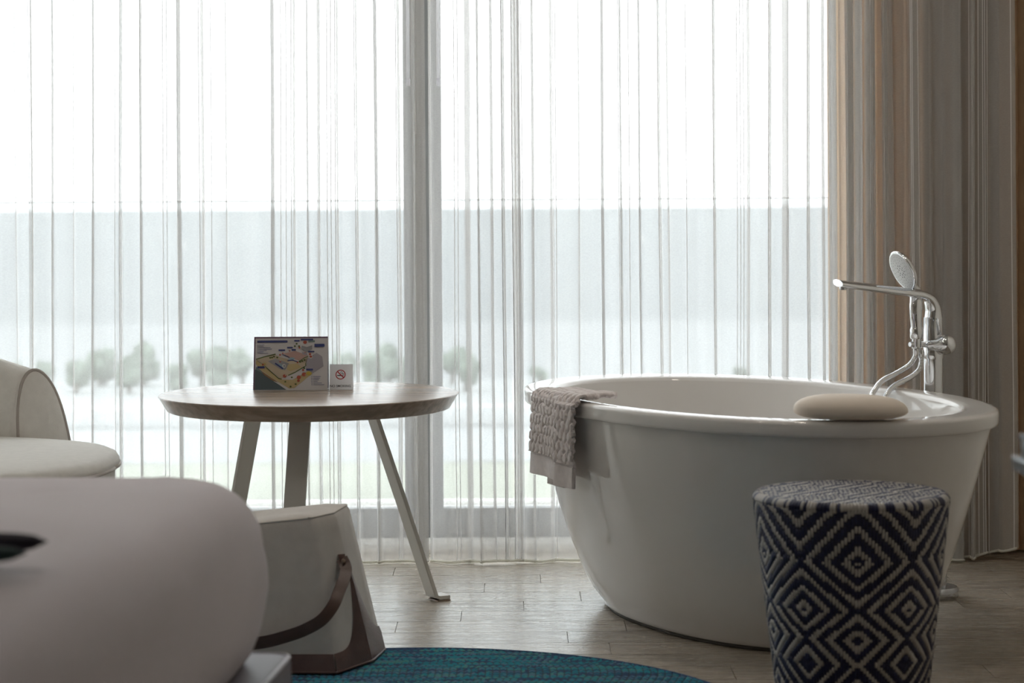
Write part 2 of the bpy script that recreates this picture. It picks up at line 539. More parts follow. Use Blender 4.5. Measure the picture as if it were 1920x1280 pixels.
def curtain_path(x0, x1, feats, y0, wave, d=DC, gather=1.0, fold_dy=0.011, seed=1):
    """plan path of a pleated curtain. feats: ('F', x, w) fold with overlap w px; ('G', xa, xb, n) woven line group"""
    r = random.Random(seed)
    s = d / F
    folds = sorted([f for f in feats if f[0] == 'F'], key=lambda f: f[1])
    lines = []
    for f in feats:
        if f[0] == 'G':
            for q in range(f[3]):
                lines.append(f[1] + (f[2] - f[1]) * q / max(f[3] - 1, 1))
    for f in folds:
        if r.random() < 0.6: lines.append(f[1] - f[2] * 0.5 - 1.2)
    ph = [r.uniform(0, 6.28) for _ in range(4)]

    def yy(x):
        return y0 + wave * (0.5 * math.sin(x * 0.071 + ph[0]) + 0.35 * math.sin(x * 0.113 + ph[1]) + 0.3 * math.sin(x * 0.031 + ph[2]))
    pts = []      # (x px, y)
    x = x0
    fi = 0
    while x < x1:
        nx = folds[fi][1] + folds[fi][2] * 0.5 if fi < len(folds) else x1
        nx = max(nx, x + 0.5)
        n = max(2, int((nx - x) / 3.0))
        for q in range(n):
            xx = x + (nx - x) * q / n
            pts.append((xx, yy(xx)))
        if fi < len(folds):
            xf, wf_ = folds[fi][1], folds[fi][2]
            if wf_ < 9 and xf < 1550: wf_ = max(1.7, wf_ * 0.75)
            a, b_ = xf + wf_ * 0.5, xf - wf_ * 0.5
            ya = yy(xf); dy = fold_dy * min(1.5, 0.5 + wf_ / 10) * (1.6 if xf > 1550 else 1.0)
            sg = 1 if r.random() < 0.7 else -1
            reps = 1 if xf < 1550 else 2
            dy /= reps ** 0.5
            for rp2 in range(reps):
                yo = ya + sg * dy * 2.0 * rp2
                pts += [(a, yo), (a + 0.7, yo + sg * dy * 0.35), (a, yo + sg * dy * 0.7), ((a + b_) / 2, yo + sg * dy), (b_, yo + sg * dy * 1.3),
                        (b_ - 0.7, yo + sg * dy * 1.65), (b_, yo + sg * dy * 2.0)]
                if rp2 + 1 < reps: pts.append(((a + b_) / 2, yo + sg * dy * 2.0))
            dy *= reps
            x = b_ + 0.4
            pts.append((x, ya + sg * dy * 2.0))
            # ease back to the base line over a few px
            nxt = folds[fi + 1][1] - 0.5 * folds[fi + 1][2] if fi + 1 < len(folds) else x1
            L = max(2.0, min(9.0, (nxt - x) * 0.6))
            for q in (0.35, 0.7):
                xx = x + L * q
                pts.append((xx, ya + sg * dy * 2.0 * (1 - q) ** 2 + (yy(xx) - ya) * q))
            x = x + L
            fi += 1
        else:
            x = x1
    pts.append((x1, yy(x1)))
    # insert the woven lines
    out = []       # (X, y, u, line flag for the segment that starts here)
    u = 0.0
    lines = sorted(lines)
    used = set()
    for i in range(len(pts)):
        X, y = (pts[i][0] - 960) * s, pts[i][1]
        out.append([X, y, u, 0])
        if i + 1 < len(pts):
            xa, xb = pts[i][0], pts[i + 1][0]
            L = math.hypot((xb - xa) * s, pts[i + 1][1] - y)
            if xb > xa:
                for q, lx in enumerate(lines):
                    if q not in used and xa + 0.8 < lx < xb - 0.8 and xb - xa > 1.7:
                        used.add(q)
                        for e_, fl in ((lx - 0.78, 1), (lx + 0.78, 0)):
                            t = (e_ - xa) / (xb - xa)
                            out.append([(e_ - 960) * s, y + (pts[i + 1][1] - y) * t, u + L * t, fl])
            u += L
    return out


def make_curtain(name, path, z1, z0, m, hem, label, cat, lean=0.01, seed=3, rows=26, group=None, lift=None, hem_r=0.0045):
    r = random.Random(seed)
    ph = [r.uniform(0, 6.28) for _ in range(8)]
    P = np.array([(p[0], p[1], p[2]) for p in path])
    fl = [p[3] for p in path]
    u = P[:, 2]; n = len(P)
    root = thing(name, (float(P[:, 0].mean()), float(P[:, 1].mean()), z0), label, cat, group)
    V = []
    ts = np.linspace(0, 1, rows + 1) ** 0.8
    for t in ts:                      # t: 0 top, 1 bottom
        ln = lean * (0.6 * np.sin(u * 2.3 + ph[0]) + 0.4 * np.sin(u * 5.1 + ph[1])) * t ** 1.3
        ln = ln + 0.0022 * np.sin(u * 7 + t * 5 + ph[2]) * t + 0.0012 * np.sin(u * 23 + t * 11 + ph[3]) * t
        ly = 0.012 * np.sin(u * 6.5 + ph[4] + t * 1.2) * t ** 2 + 0.006 * np.sin(u * 17 + ph[5]) * t ** 2
        X = P[:, 0] + ln
        Y = P[:, 1] + ly
        zb = np.full(n, z0) + 0.003 * np.sin(u * 9 + ph[6])
        if lift is not None: zb = zb + lift(P[:, 0])
        Z = z1 + (zb - z1) * t
        V.append(np.stack([X, Y, Z], 1))
    verts = np.concatenate(V)
    faces, mi = [], []
    for k_ in range(rows):
        for j in range(n - 1):
            faces.append((k_ * n + j, k_ * n + j + 1, (k_ + 1) * n + j + 1, (k_ + 1) * n + j))
            mi.append(fl[j])
    mats = m if isinstance(m, (list, tuple)) else [m, m]
    mesh('cloth', verts.tolist(), faces, list(mats), root, True, mi)
    if hem is not None:
        bot = [Vector(v) for v in V[-1][::2]]
        tube('hem', bot, hem_r, hem, root, 6)
    return root


def Fd(x, w): return ('F', x, w)


def Gp(a, b_, n): return ('G', a, b_, n)


left_feats = [Fd(-45, 3), Fd(-15, 3), Fd(27, 2), Fd(60, 4), Gp(54, 66, 3), Fd(100, 2.2), Fd(138, 2.4), Fd(180, 2.4), Gp(219, 233, 4), Fd(230, 5), Fd(268, 3), Gp(306, 334, 5),
              Fd(339, 6), Gp(373, 396, 4), Fd(378, 6), Fd(424, 3), Gp(464, 482, 4), Fd(513, 6), Gp(528, 547, 5), Fd(552, 5), Fd(578, 2.2), Fd(598, 5),
              Gp(601, 623, 4), Fd(634, 4), Fd(669, 4), Fd(705, 4), Fd(746, 6), Fd(778, 10), Fd(786, 14)]
right_feats = [Fd(806, 4), Gp(838, 858, 4), Fd(876, 10), Fd(896, 4), Fd(921, 6), Gp(935, 946, 3), Fd(944, 4), Fd(968, 14), Gp(960, 978, 4), Fd(998, 5), Fd(1033, 5), Gp(1037, 1042, 2),
               Fd(1085, 2.2), Fd(1129, 6), Fd(1163, 4), Gp(1171, 1194, 4), Fd(1198, 4), Fd(1237, 3.5), Fd(1252, 3), Gp(1270, 1293, 4), Fd(1340, 3), Gp(1376, 1402, 5),
               Fd(1406, 5), Fd(1447, 4), Fd(1478, 10), Gp(1495, 1513, 4), Fd(1520, 4), Fd(1546, 5), Gp(1553, 1559, 3), Fd(1566, 9), Fd(1591, 12), Gp(1602, 1608, 2),
               Fd(1614, 8), Gp(1629, 1642, 4), Fd(1636, 11), Fd(1658, 8), Fd(1672, 7), Gp(1703, 1724, 6), Fd(1716, 10), Fd(1742, 8), Fd(1768, 13),
               Fd(1797, 13), Fd(1824, 6), Gp(1829, 1856, 7), Fd(1850, 5), Fd(1874, 12), Gp(1890, 1899, 3)]
left_feats = [Fd(x, 2.5 + (i % 3)) for i, x in enumerate(range(-310, -60, 38))] + [Gp(-250, -232, 4), Gp(-128, -108, 4)] + left_feats
ltrack = curtain_path(-330, 797, left_feats, DC, 0.020, seed=11)
rtrack = curtain_path(803, 1903, right_feats, DC + 0.002, 0.020, seed=12)
make_curtain('sheer_curtain', ltrack, 2.64, 0.010, [M_sheer, M_thread], M_hem,
             'white striped sheer curtain hanging behind the round table and armchair', 'curtain', seed=21, group='sheer curtains across the window')
make_curtain('sheer_curtain', rtrack, 2.64, 0.010, [M_sheer, M_thread], M_hem,
             'white striped sheer curtain hanging behind the bathtub', 'curtain', seed=22, group='sheer curtains across the window',
             lift=lambda X: 0.035 * np.clip((X - 1.44) / 0.13, 0, 1) ** 1.3)
# heavier brown drape stacked behind the sheer at the right
dr = []
u = 0.0
r_ = random.Random(5)
xs = np.linspace(1552, 1972, 210)
py = None
for i, x in enumerate(xs):
    y = 7.19 + 0.028 * math.sin((x - 1552) * 0.21 + 0.8 * math.sin(x * 0.03)) + 0.006 * math.sin(x * 0.47)
    X = pxX(x + 5.5 * math.sin((x - 1552) * 0.42 + 1.6 * math.sin(x * 0.03)), 7.16)
    if py is not None: u += math.hypot(X - py[0], y - py[1])
    py = (X, y)
    dr.append([X, y, u, 0])
make_curtain('blackout_drape', dr, 2.64, 0.008, M_drape, None,
             'heavy brown drape gathered at the edge of the window behind the sheer', 'curtain', lean=0.006, seed=9)
# curtain track and the two wands
struct(box('trim_1', WX0, XR, 6.99, 7.20, 2.64, ZC, M_ceil))
for wx, lab in ((765, 'slim clear curtain wand hanging at the edge of the mullion by the table side'), (822, 'slim clear curtain wand hanging at the edge of the mullion by the bathtub side')):
    a = at(wx, 159, 6.965)
    root = thing('curtain_wand', (a.x, a.y, a.z), lab, 'curtain wand', 'wands of the sheer curtains')
    M_w = bpy.data.materials.get('wand_acrylic') or sheer_mat('wand_acrylic', (0.97, 0.97, 0.99), 1.0, 0.0, 0.92)
    tube('rod', [a, (a.x, a.y, 2.615)], 0.0055, M_w, root, 8)
    lathe('end_cap', [(0.0062, -0.004), (0.0068, 0.0), (0.0068, 0.016), (0.0058, 0.02)], a, M_w, root, 10)
    tube('hook', [(a.x, a.y, 2.60), (a.x, a.y, 2.64)], 0.003, M_chrome, root, 6)

# ------------------------------------------------------------------ bathtub
TC = Vector((0.639, 6.14, 0.0))
W_, D_, LY = 0.594, 0.795, 0.30
S_ = np.array([[W_ * W_, -LY * W_], [-LY * W_, D_ * D_]])
ev, evec = np.linalg.eigh(S_)
ax_b, ax_a = math.sqrt(ev[0]), math.sqrt(ev[1])
vb, va = evec[:, 0], evec[:, 1]
SN = 2.12


def rim(t, s=1.0):
    c, n = math.cos(t), math.sin(t)
    a = ax_a * s * math.copysign(abs(c) ** (2 / SN), c)
    b2 = ax_b * s * math.copysign(abs(n) ** (2 / SN), n)
    return Vector((TC.x + a * va[0] + b2 * vb[0], TC.y + a * va[1] + b2 * vb[1], 0))


NT = 160


def tub_ring(s, z, inner=False):
    k1 = max(0.0, 1 - z / 0.566) if s < 0.99 and not inner else 0.0
    return [rim(2 * PI * k / NT, s) + Vector((0.004 * k1, -0.045 * k1, z)) for k in range(NT)]


tub = thing('bathtub', (TC.x, TC.y, 0), 'large glossy white oval freestanding bathtub with an overhanging rim', 'bathtub')
ZR = 0.60
body = [(0.635, 0.010), (0.647, 0.013), (0.652, 0.022)]
for q in range(1, 15):
    z = 0.022 + (0.566 - 0.022) * q / 14
    body.append((0.652 + 0.326 * (q / 14) ** 0.68, z))
loft('tub_body', [tub_ring(s, z) for s, z in body], M_acrylic, tub)
rimp = [(0.978, 0.566), (0.992, 0.562), (0.999, 0.564), (1.001, 0.570), (1.002, 0.592), (0.999, 0.598), (0.992, 0.601), (0.97, 0.603), (0.90, 0.601), (0.878, 0.600), (0.868, 0.596), (0.862, 0.588)]
loft('rim', [tub_ring(s, z) for s, z in rimp], M_acrylic, tub)
bas = [(0.862, 0.588), (0.850, 0.55), (0.835, 0.48), (0.81, 0.38), (0.77, 0.27), (0.70, 0.185), (0.60, 0.145), (0.4, 0.132), (0.15, 0.128), (0.02, 0.128)]
loft('basin', [tub_ring(s, z, True) for s, z in bas], M_acrylic, tub, cap1=True)
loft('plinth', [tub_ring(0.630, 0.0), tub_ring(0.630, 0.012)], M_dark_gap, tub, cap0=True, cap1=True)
lathe('drain', [(0.035, 0.0), (0.035, 0.004), (0.028, 0.007), (0.0, 0.008)], (TC.x, TC.y, 0.128), M_chrome, tub, 24)

# ------------------------------------------------------------------ floor-standing tub filler
DF = 6.40


def fp(x, y, dd=0.0): return at(x, y, DF + dd)


base = on_z(1752, 1122, 0.0)
FX, FY = base.x, base.y
FX = fp(1749.5, 650).x
DF = 6.40
FY = DF
fau = thing('tub_filler', (FX, FY, 0), 'chrome floor-standing tub filler with spout and hand shower beside the bathtub', 'faucet')
lathe('base_flange', [(0.066, 0.0), (0.068, 0.003), (0.068, 0.026), (0.064, 0.031), (0.035, 0.033)], (FX, FY, 0), M_chrome_dk, fau, 40)
lathe('base_sleeve', [(0.035, 0.031), (0.035, 0.085), (0.032, 0.09), (0.0268, 0.092)], (FX, FY, 0), M_chrome_dk, fau, 32)
zc = fp(1749.5, 668).z
lathe('riser_pole', [(0.0268, 0.09), (0.0268, zc)], (FX, FY, 0), M_chrome, fau, 40)
lathe('mixer_body', [(0.0285, zc - 0.006), (0.0295, zc), (0.0295, zc + 0.012), (0.0272, zc + 0.018), (0.0268, fp(0, 605).z)], (FX, FY, 0), M_chrome, fau, 40)
# spout: one flattened tube, up from the body and bent over the basin
sp = [fp(1749.5, 625), fp(1750, 600), fp(1749, 578), fp(1742, 561, -0.01), fp(1728, 552, -0.025), fp(1706, 548.5, -0.045), fp(1665, 543.5, -0.08), fp(1620, 537.5, -0.12), fp(1588, 533.5, -0.15), fp(1571, 530.5, -0.165)]
sp = catmull(sp, 6)
spd = Vector((sp[-1] - sp[len(sp) // 2])).normalized()
side = Vector((0.35, -0.93, 0)).normalized()


def s_h(t): return 0.0262 if t < 0.10 else (0.0262 - (t - 0.10) / 0.30 * 0.0132 if t < 0.40 else 0.0130 - (t - 0.40) / 0.60 * 0.0035)


def s_w(t): return 0.0262 - 0.002 * t


spo = tube('spout', sp, s_w, M_chrome, fau, 20, ry=s_h, up=(side.x, side.y, 0), sharp_ang=60)
tip = sp[-1]
lathe('aerator', [(0.011, 0.0), (0.0115, 0.004), (0.010, 0.010)], sp[-5] + Vector((0, 0, -0.016)), M_chrome_dk, spo, 20)
# lever and dome on the room side of the mixer
dm = fp(1772, 646, -0.03)
ax = Vector((0.93, -0.35, 0.04)).normalized()
dk = lathe('control_dome', [(0.016, -0.045), (0.017, -0.030), (0.022, -0.018), (0.0275, -0.006), (0.0290, 0.003), (0.0275, 0.012), (0.0230, 0.020), (0.0165, 0.026), (0.009, 0.0295), (0.002, 0.0305)], dm, M_chrome, fau, 32, sharp_ang=70)
dk.data.transform(Matrix.Translation(dm) @ Vector((0, 0, 1)).rotation_difference(ax).to_matrix().to_4x4() @ Matrix.Translation(-dm))
tube('lever', [fp(1764, 628, -0.03), fp(1761, 612, -0.032), fp(1759.5, 597, -0.034)], 0.0052, M_chrome, fau, 12, ry=0.0036)
# bracket with the hand shower
br0, br1 = fp(1740, 645.5, -0.01), fp(1706, 645.5, -0.045)
bk = tube('shower_bracket', [br0, br0.lerp(br1, 0.9), br1], lambda t: 0.0088 if t < 0.95 else 0.0068, M_chrome, fau, 16, sharp_ang=60)
hs0 = fp(1718.5, 640, -0.035)
hand = thing('hand_shower_root', hs0)
col.objects.unlink(hand); bpy.data.objects.remove(hand)
hpath = catmull([fp(1718.5, 653, -0.035), fp(1718.5, 636, -0.035), fp(1718, 612, -0.036), fp(1717, 580, -0.036), fp(1718, 560, -0.028), fp(1715, 543, -0.008), fp(1706, 524, 0.004)], 5)
hnd = tube('hand_shower', hpath, lambda t: (0.0135 if t < 0.22 else 0.0135 + 0.0045 * min(1, (t - 0.22) / 0.3)) * (1 if t < 0.85 else 0.75), M_chrome, fau, 18, ry=lambda t: 0.0135 if t < 0.85 else 0.011, up=(1, 0, 0))
lathe('holder_cup', [(0.0165, 0.0), (0.0185, 0.004), (0.0185, 0.026), (0.0155, 0.034)], fp(1718.5, 635, -0.035), M_chrome, fau, 24)
hc = fp(1694, 507, -0.020)
hn = Vector((-0.85, -0.30, -0.40)).normalized()


def disc(name, prof, c, n, m, parent, seg=36, stretch=1.0):
    o = lathe(name, prof, (0, 0, 0), m, None if parent is None else parent, seg, sharp_ang=60)
    o.data.transform(Matrix.Translation(c) @ Vector((0, 0, 1)).rotation_difference(n).to_matrix().to_4x4())
    return o


disc('shower_head', [(0.010, -0.022), (0.035, -0.018), (0.054, -0.009), (0.0605, -0.002), (0.0615, 0.003), (0.0585, 0.006), (0.054, 0.0055)], hc, hn, M_chrome, hnd)
M_face = mat('shower_face', (0.74, 0.75, 0.77), 0.35)
M_noz = mat('nozzle_grey', (0.16, 0.17, 0.18), 0.6)
disc('spray_face', [(0.0550, 0.0035), (0.0550, 0.0062), (0.0520, 0.0068), (0.0, 0.0072)], hc, hn, M_face, hnd)
q_ = Vector((0, 0, 1)).rotation_difference(hn).to_matrix()
nv, nf = [], []
for ring_r, cnt, sz in ((0.010, 6, 0.0021), (0.018, 10, 0.0021), (0.028, 14, 0.0012), (0.037, 20, 0.0012), (0.046, 26, 0.0012)):
    for a in range(cnt):
        an = 2 * PI * a / cnt + ring_r * 40
        o0 = len(nv)
        for b2 in range(8):
            nv.append(hc + q_ @ Vector((ring_r * math.cos(an) + sz * math.cos(2 * PI * b2 / 8), ring_r * math.sin(an) + sz * math.sin(2 * PI * b2 / 8), 0.0082)))
        nf.append(tuple(range(o0, o0 + 8)))
noz = mesh('nozzles', nv, nf, M_noz, hnd); noz['kind'] = 'stuff'
# ribbed steel hose: from the hand shower over the rim into the basin and back to the mixer
h1 = [fp(1717.5, 653, -0.035), fp(1716, 668, -0.037), fp(1704, 685, -0.045), fp(1680, 700, -0.07), fp(1655, 713, -0.11), fp(1641, 730, -0.15), fp(1634, 752, -0.19)]
h2 = [fp(1636, 850, -0.26), fp(1654, 868, -0.26), fp(1664, 800, -0.22)]
h3 = [fp(1659, 757, -0.19), fp(1664, 737, -0.155), fp(1678, 722, -0.11), fp(1704, 709, -0.07), fp(1722, 695, -0.045), fp(1727.5, 678, -0.034), fp(1727.5, 655, -0.03)]
hp = catmull(h1 + h2 + h3, 36)
L = [0.0]
for i in range(1, len(hp)): L.append(L[-1] + (hp[i] - hp[i - 1]).length)
fr = frames(hp, (0, 1, 0))
rings = []
for i, p in enumerate(hp):
    rr2 = 0.0070 + 0.0009 * math.sin(L[i] / 0.0052 * 2 * PI)
    t_, N_, B_ = fr[i]
    rings.append([p + N_ * (rr2 * math.cos(2 * PI * k_ / 9)) + B_ * (rr2 * math.sin(2 * PI * k_ / 9)) for k_ in range(9)])
loft('hose', rings, M_chrome, fau, cap0=True, cap1=True)
for c_ in (fp(1717.8, 656, -0.035), fp(1727.5, 662, -0.03)):
    lathe('hose_nut', [(0.0068, -0.016), (0.0085, -0.012), (0.0088, 0.0), (0.0080, 0.010)], c_, M_chrome, fau, 14)

# ------------------------------------------------------------------ bath pillow on the rim
pc = at(1595, 770, 5.41)
pil_v = []
NU, NV = 40, 18
rings = []
for a in range(NV + 1):
    th = PI * (a + 0.02) / (NV + 0.04)
    ring_ = []
    for b2 in range(NU):
        ph_ = 2 * PI * b2 / NU
        sx_ = math.copysign(abs(math.sin(th)) ** 0.60, math.sin(th))
        x_ = 0.139 * sx_ * math.cos(ph_); y_ = 0.088 * sx_ * math.sin(ph_)
        z_ = 0.039 * math.copysign(abs(math.cos(th)) ** 0.92, math.cos(th))
        if z_ < 0: z_ *= 0.52
        z_ += 0.006 * (x_ / 0.139) * -0.4 * (1 if z_ > 0 else 0)
        ring_.append(Vector((pc.x + x_ * 0.97 + y_ * 0.25, pc.y + y_ * 0.97 - x_ * 0.20, 0.6235 + z_)))
    rings.append(ring_)
bp_root = loft('bath_pillow', rings, M_pillow, None, cap0=True, cap1=True)
tag(bp_root, 'smooth beige oval bath pillow resting on the bathtub rim', 'bath pillow')

# ------------------------------------------------------------------ towel over the rim
# frame on the rim at the place where the towel hangs
best = None
for k_ in range(720):
    t_ = 2 * PI * k_ / 720
    p_ = rim(t_)
    px_ = 960 + p_.x * F / p_.y
    if p_.y < TC.y + 0.35 and p_.x < TC.x and (best is None or abs(px_ - 1044) < best[0]):
        best = (abs(px_ - 1044), t_)
t0 = best[1]
p0 = rim(t0)
dirn = (rim(t0 + 0.01) - rim(t0 - 0.01)).normalized()
if dirn.y > 0: dirn = -dirn            # towards the camera along the rim
TW = 0.31
NS, NL = 110, 190
# rim arc points along the towel's width
arc = []
sgn = 1 if (rim(t0 + 0.01) - p0).dot(dirn) > 0 else -1
ts_ = [t0 + sgn * 0.9 * (k_ / 600 - 0.5) for k_ in range(601)]
ap = [rim(t_) for t_ in ts_]
al = [0.0]
for k_ in range(1, 601): al.append(al[-1] + (ap[k_] - ap[k_ - 1]).length)
mid = al[300]
al = [a - mid for a in al]


def rim_at(s):
    """t parameter for arc length s from the towel centre"""
    return float(np.interp(s, al, ts_))


cells = []
for i in range(-2, 18):
    for j in range(-2, 20):
        cells.append((i * 0.024 + (0.012 if j % 2 else 0) + random.uniform(-.004, .004), j * 0.027 + random.uniform(-.006, .006), random.uniform(-0.7, 0.7)))
cells = np.array(cells)
OUT_LEN, IN_LEN = 0.285, 0.030


def relief(u_, v_):
    """quilted leaf relief: F2-F1 of stretched cells"""
    du = u_[:, None] - cells[None, :, 0]; dv = v_[:, None] - cells[None, :, 1]
    ca, sa = np.cos(cells[:, 2])[None], np.sin(cells[:, 2])[None]
    a = (du * ca + dv * sa) * 1.45; b2 = (-du * sa + dv * ca) * 0.80
    d_ = np.sqrt(a * a + b2 * b2)
    d_.partition(1, axis=1)
    g = np.clip((d_[:, 1] - d_[:, 0]) / 0.010, 0, 1)
    return np.sqrt(g)


Z_TOP = 0.6035
tv = []
for j in range(NL + 1):
    tt = j / NL
    row_u = []
    for i in range(NS + 1):
        row_u.append(i / NS)
    ua = np.array(row_u)
    outl = OUT_LEN + 0.018 * (ua > 0.66)
    total = IN_LEN + 0.075 + 0.215
    l_ = tt * total                               # from the inner end to the outer end
    rel = relief(ua * TW, np.full(NS + 1, l_))
    band = l_ > total - 0.060
    edge_l = abs(l_ - (total - 0.060)) < 0.004
    for i in range(NS + 1):
        s_ = (ua[i] - 0.5) * TW
        # right-hand strip is doubled over and lies in front
        foldq = 1 / (1 + math.exp(-(ua[i] - 0.66) * 70))
        t_ = rim_at(s_)
        R = rim(t_)
        Rin = rim(t_, 0.90)
        nrm = (R - Rin); wid = nrm.length; nrm.normalize()
        base_h = 0.0115 + 0.004 * foldq
        bumpv = 0.0085 * rel[i] if not band else (0.0018 if not edge_l else 0.0)
        h_ = base_h + bumpv
        ripple = 0.006 * math.sin(ua[i] * 11 + 1.0) * min(1, max(0, (l_ - IN_LEN - 0.1) / 0.2))
        if l_ < IN_LEN:
            q = l_ / IN_LEN
            inset = 0.052 + 0.05 * (1 - q) + 0.045 * foldq * 0
            P_ = R - nrm * inset; P_.z = Z_TOP + h_
        elif l_ < IN_LEN + 0.05:
            q = (l_ - IN_LEN) / 0.05
            P_ = R - nrm * (0.052 * (1 - q)); P_.z = Z_TOP + h_ - 0.001 * q
        elif l_ < IN_LEN + 0.075:
            q = (l_ - IN_LEN - 0.05) / 0.025
            an = q * PI / 2
            P_ = R + nrm * ((0.002 + h_) * math.sin(an)); P_.z = Z_TOP - 0.003 + (h_ + 0.002) * math.cos(an)
        else:
            q = l_ - IN_LEN - 0.075
            q *= (1.0 + 0.05 * foldq)
            off = 0.004 + h_ + ripple + 0.010 * foldq
            P_ = R + nrm * (off - 0.03 * q) - dirn * (0.16 * q)
            P_.z = Z_TOP - 0.004 - q
        tv.append(P_)
tf = []
for j in range(NL):
    for i in range(NS):
        a = j * (NS + 1) + i
        tf.append((a, a + 1, a + NS + 2, a + NS + 1))
tw = thing('bath_towel', tuple(p0 + Vector((0, 0, 0.30))), 'taupe quilted hand towel draped over the bathtub rim', 'towel')
to = mesh('towel_cloth', tv, tf, M_towel, tw)
sm = to.modifiers.new('thickness', 'SOLIDIFY'); sm.thickness = 0.0105; sm.offset = 1.0
# the folded-under layer that shows below the front one
uv_, uf_ = [], []
for j in range(13):
    for i in range(25):
        ua_ = 0.30 + 0.38 * i / 24
        R = rim(rim_at((ua_ - 0.5) * TW)); nrm = (R - TC); nrm.z = 0; nrm.normalize()
        q = 0.13 + 0.105 * j / 12
        P_ = R + nrm * (-0.004 - 0.03 * q) - dirn * (0.16 * q); P_.z = Z_TOP - 0.004 - q
        uv_.append(P_)
for j in range(12):
    for i in range(24):
        a = j * 25 + i
        uf_.append((a, a + 1, a + 26, a + 25))
ul = mesh('under_layer', uv_, uf_, M_towel, tw)
sm = ul.modifiers.new('thickness', 'SOLIDIFY'); sm.thickness = 0.006; sm.offset = -1

# ------------------------------------------------------------------ round table
DT = 6.20
tcx = pxX(577.5, DT)
ZT = 0.609
TR = 0.414
tbl = thing('round_table', (tcx, DT, 0), 'round dark wood table on three splayed metal legs by the window', 'table')
lathe('tabletop', [(0.0, ZT - 0.044), (TR - 0.030, ZT - 0.044), (TR - 0.024, ZT - 0.041), (TR - 0.003, ZT - 0.006), (TR, ZT - 0.003), (TR - 0.0015, ZT - 0.0005), (TR - 0.004, ZT), (0.0, ZT)], (tcx, DT, 0), M_table, tbl, 128, sharp_ang=35)
for an in (-95, 30, 140):
    a = math.radians(an)
    rd = Vector((math.cos(a), math.sin(a), 0)); tg = Vector((-rd.y, rd.x, 0))
    c0 = Vector((tcx, DT, 0))
    r0, r1 = (0.185, 0.388) if an > 0 else (0.13, 0.36)
    if an == 140: r0, r1 = 0.215, 0.363
    pth = [c0 + rd * r0 + Vector((0, 0, ZT - 0.043)), c0 + rd * (r0 + (r1 - r0) * 0.5) + Vector((0, 0, (ZT - 0.04) * 0.5)), c0 + rd * (r1 - 0.012) + Vector((0, 0, 0.030)),
           c0 + rd * (r1 - 0.006) + Vector((0, 0, 0.014)), c0 + rd * (r1 + 0.004) + Vector((0, 0, 0.0095)), c0 + rd * (r1 + 0.036) + Vector((0, 0, 0.0092))]
    lg = bar('leg', pth, 0.058, 0.012, tuple(tg), M_leg, tbl)
    bar('foot_pad', [c0 + rd * (r1 - 0.004) + Vector((0, 0, 0.0016)), c0 + rd * (r1 + 0.037) + Vector((0, 0, 0.0016))], 0.059, 0.003, tuple(tg), M_foot, lg)

# ------------------------------------------------------------------ tent cards
def tent(name, TLp, TRp, BLp, BRp, d_bot, lean, m, label, cat):
    """folded card; pixel corners give the width, the table top gives the place"""
    BL = on_z(*BLp, ZT); BR = on_z(*BRp, ZT)
    yb = d_bot
    Lx = ray(*BLp)[0] * yb; Rx = ray(*BRp)[0] * yb
    ht = (ray(*BLp)[1] - ray(*TLp)[1]) * -yb
    z0_ = ZT + 0.0006
    A = Vector((Lx, yb, z0_)); B = Vector((Rx, yb, z0_))
    C = Vector((Rx, yb + lean, z0_ + ht)); D = Vector((Lx, yb + lean, z0_ + ht))
    root = thing(name, ((Lx + Rx) / 2, yb + lean, ZT), label, cat)
    th = 0.0006

    def panel(nm, a, b2, c, d_):
        n = (b2 - a).cross(d_ - a).normalized()
        vs = [p for p in (a, b2, c, d_)] + [p - n * th for p in (a, b2, c, d_)]
        mesh(nm, vs, [(0, 1, 2, 3), (7, 6, 5, 4), (0, 4, 5, 1), (1, 5, 6, 2), (2, 6, 7, 3), (3, 7, 4, 0)], m, root, smooth=False)
    panel('front_panel', A, B, C, D)
    off = Vector((0, 2 * lean, 0))
    panel('back_panel', B + off, A + off, D + Vector((0, 0.0005, 0)), C + Vector((0, 0.0005, 0)))
    box('base_flap', Lx + 0.002, Rx - 0.002, yb + 0.001, yb + 2 * lean - 0.001, ZT + 0.0001, ZT + 0.0006, m, root)
    return root, A, B, C, D


def printer(A, B, C, D):
    n = (B - A).cross(D - A).normalized()

    def P(u, v, lay=1):      # u right, v down from the top
        return D + (C - D) * u + (A - D) * v + n * (0.00018 * lay)
    return P


def print_mesh(name, polys, parent):
    """polys: (material, [points])"""
    mats, vs, fs, mi = [], [], [], []
    for m, pts in polys:
        if m not in mats: mats.append(m)
        o = len(vs); vs += pts; fs.append(tuple(range(o, o + len(pts)))); mi.append(mats.index(m))
    return mesh(name, vs, fs, mats, parent, False, mi)


# no-smoking card
ns_root, A, B, C, D = tent('no_smoking_sign', (620, 680.5), (665.5, 680.5), (617.5, 727), (660.7, 727), 6.30, 0.024, M_paper2,
                           'small white folded no smoking sign on the round table', 'sign')
P = printer(A, B, C, D)
Wn, Hn = (B - A).length, (D - A).length
M_red = mat('print_red', (0.42, 0.02, 0.03), 0.7)
M_ink = mat('print_black', (0.012, 0.012, 0.014), 0.7)
pol = []
cu, cv = 0.475, 0.41
ro, ri = 0.0142, 0.0116


def PN(x, y, lay=1): return P(cu + x / Wn, cv + y / Hn, lay)


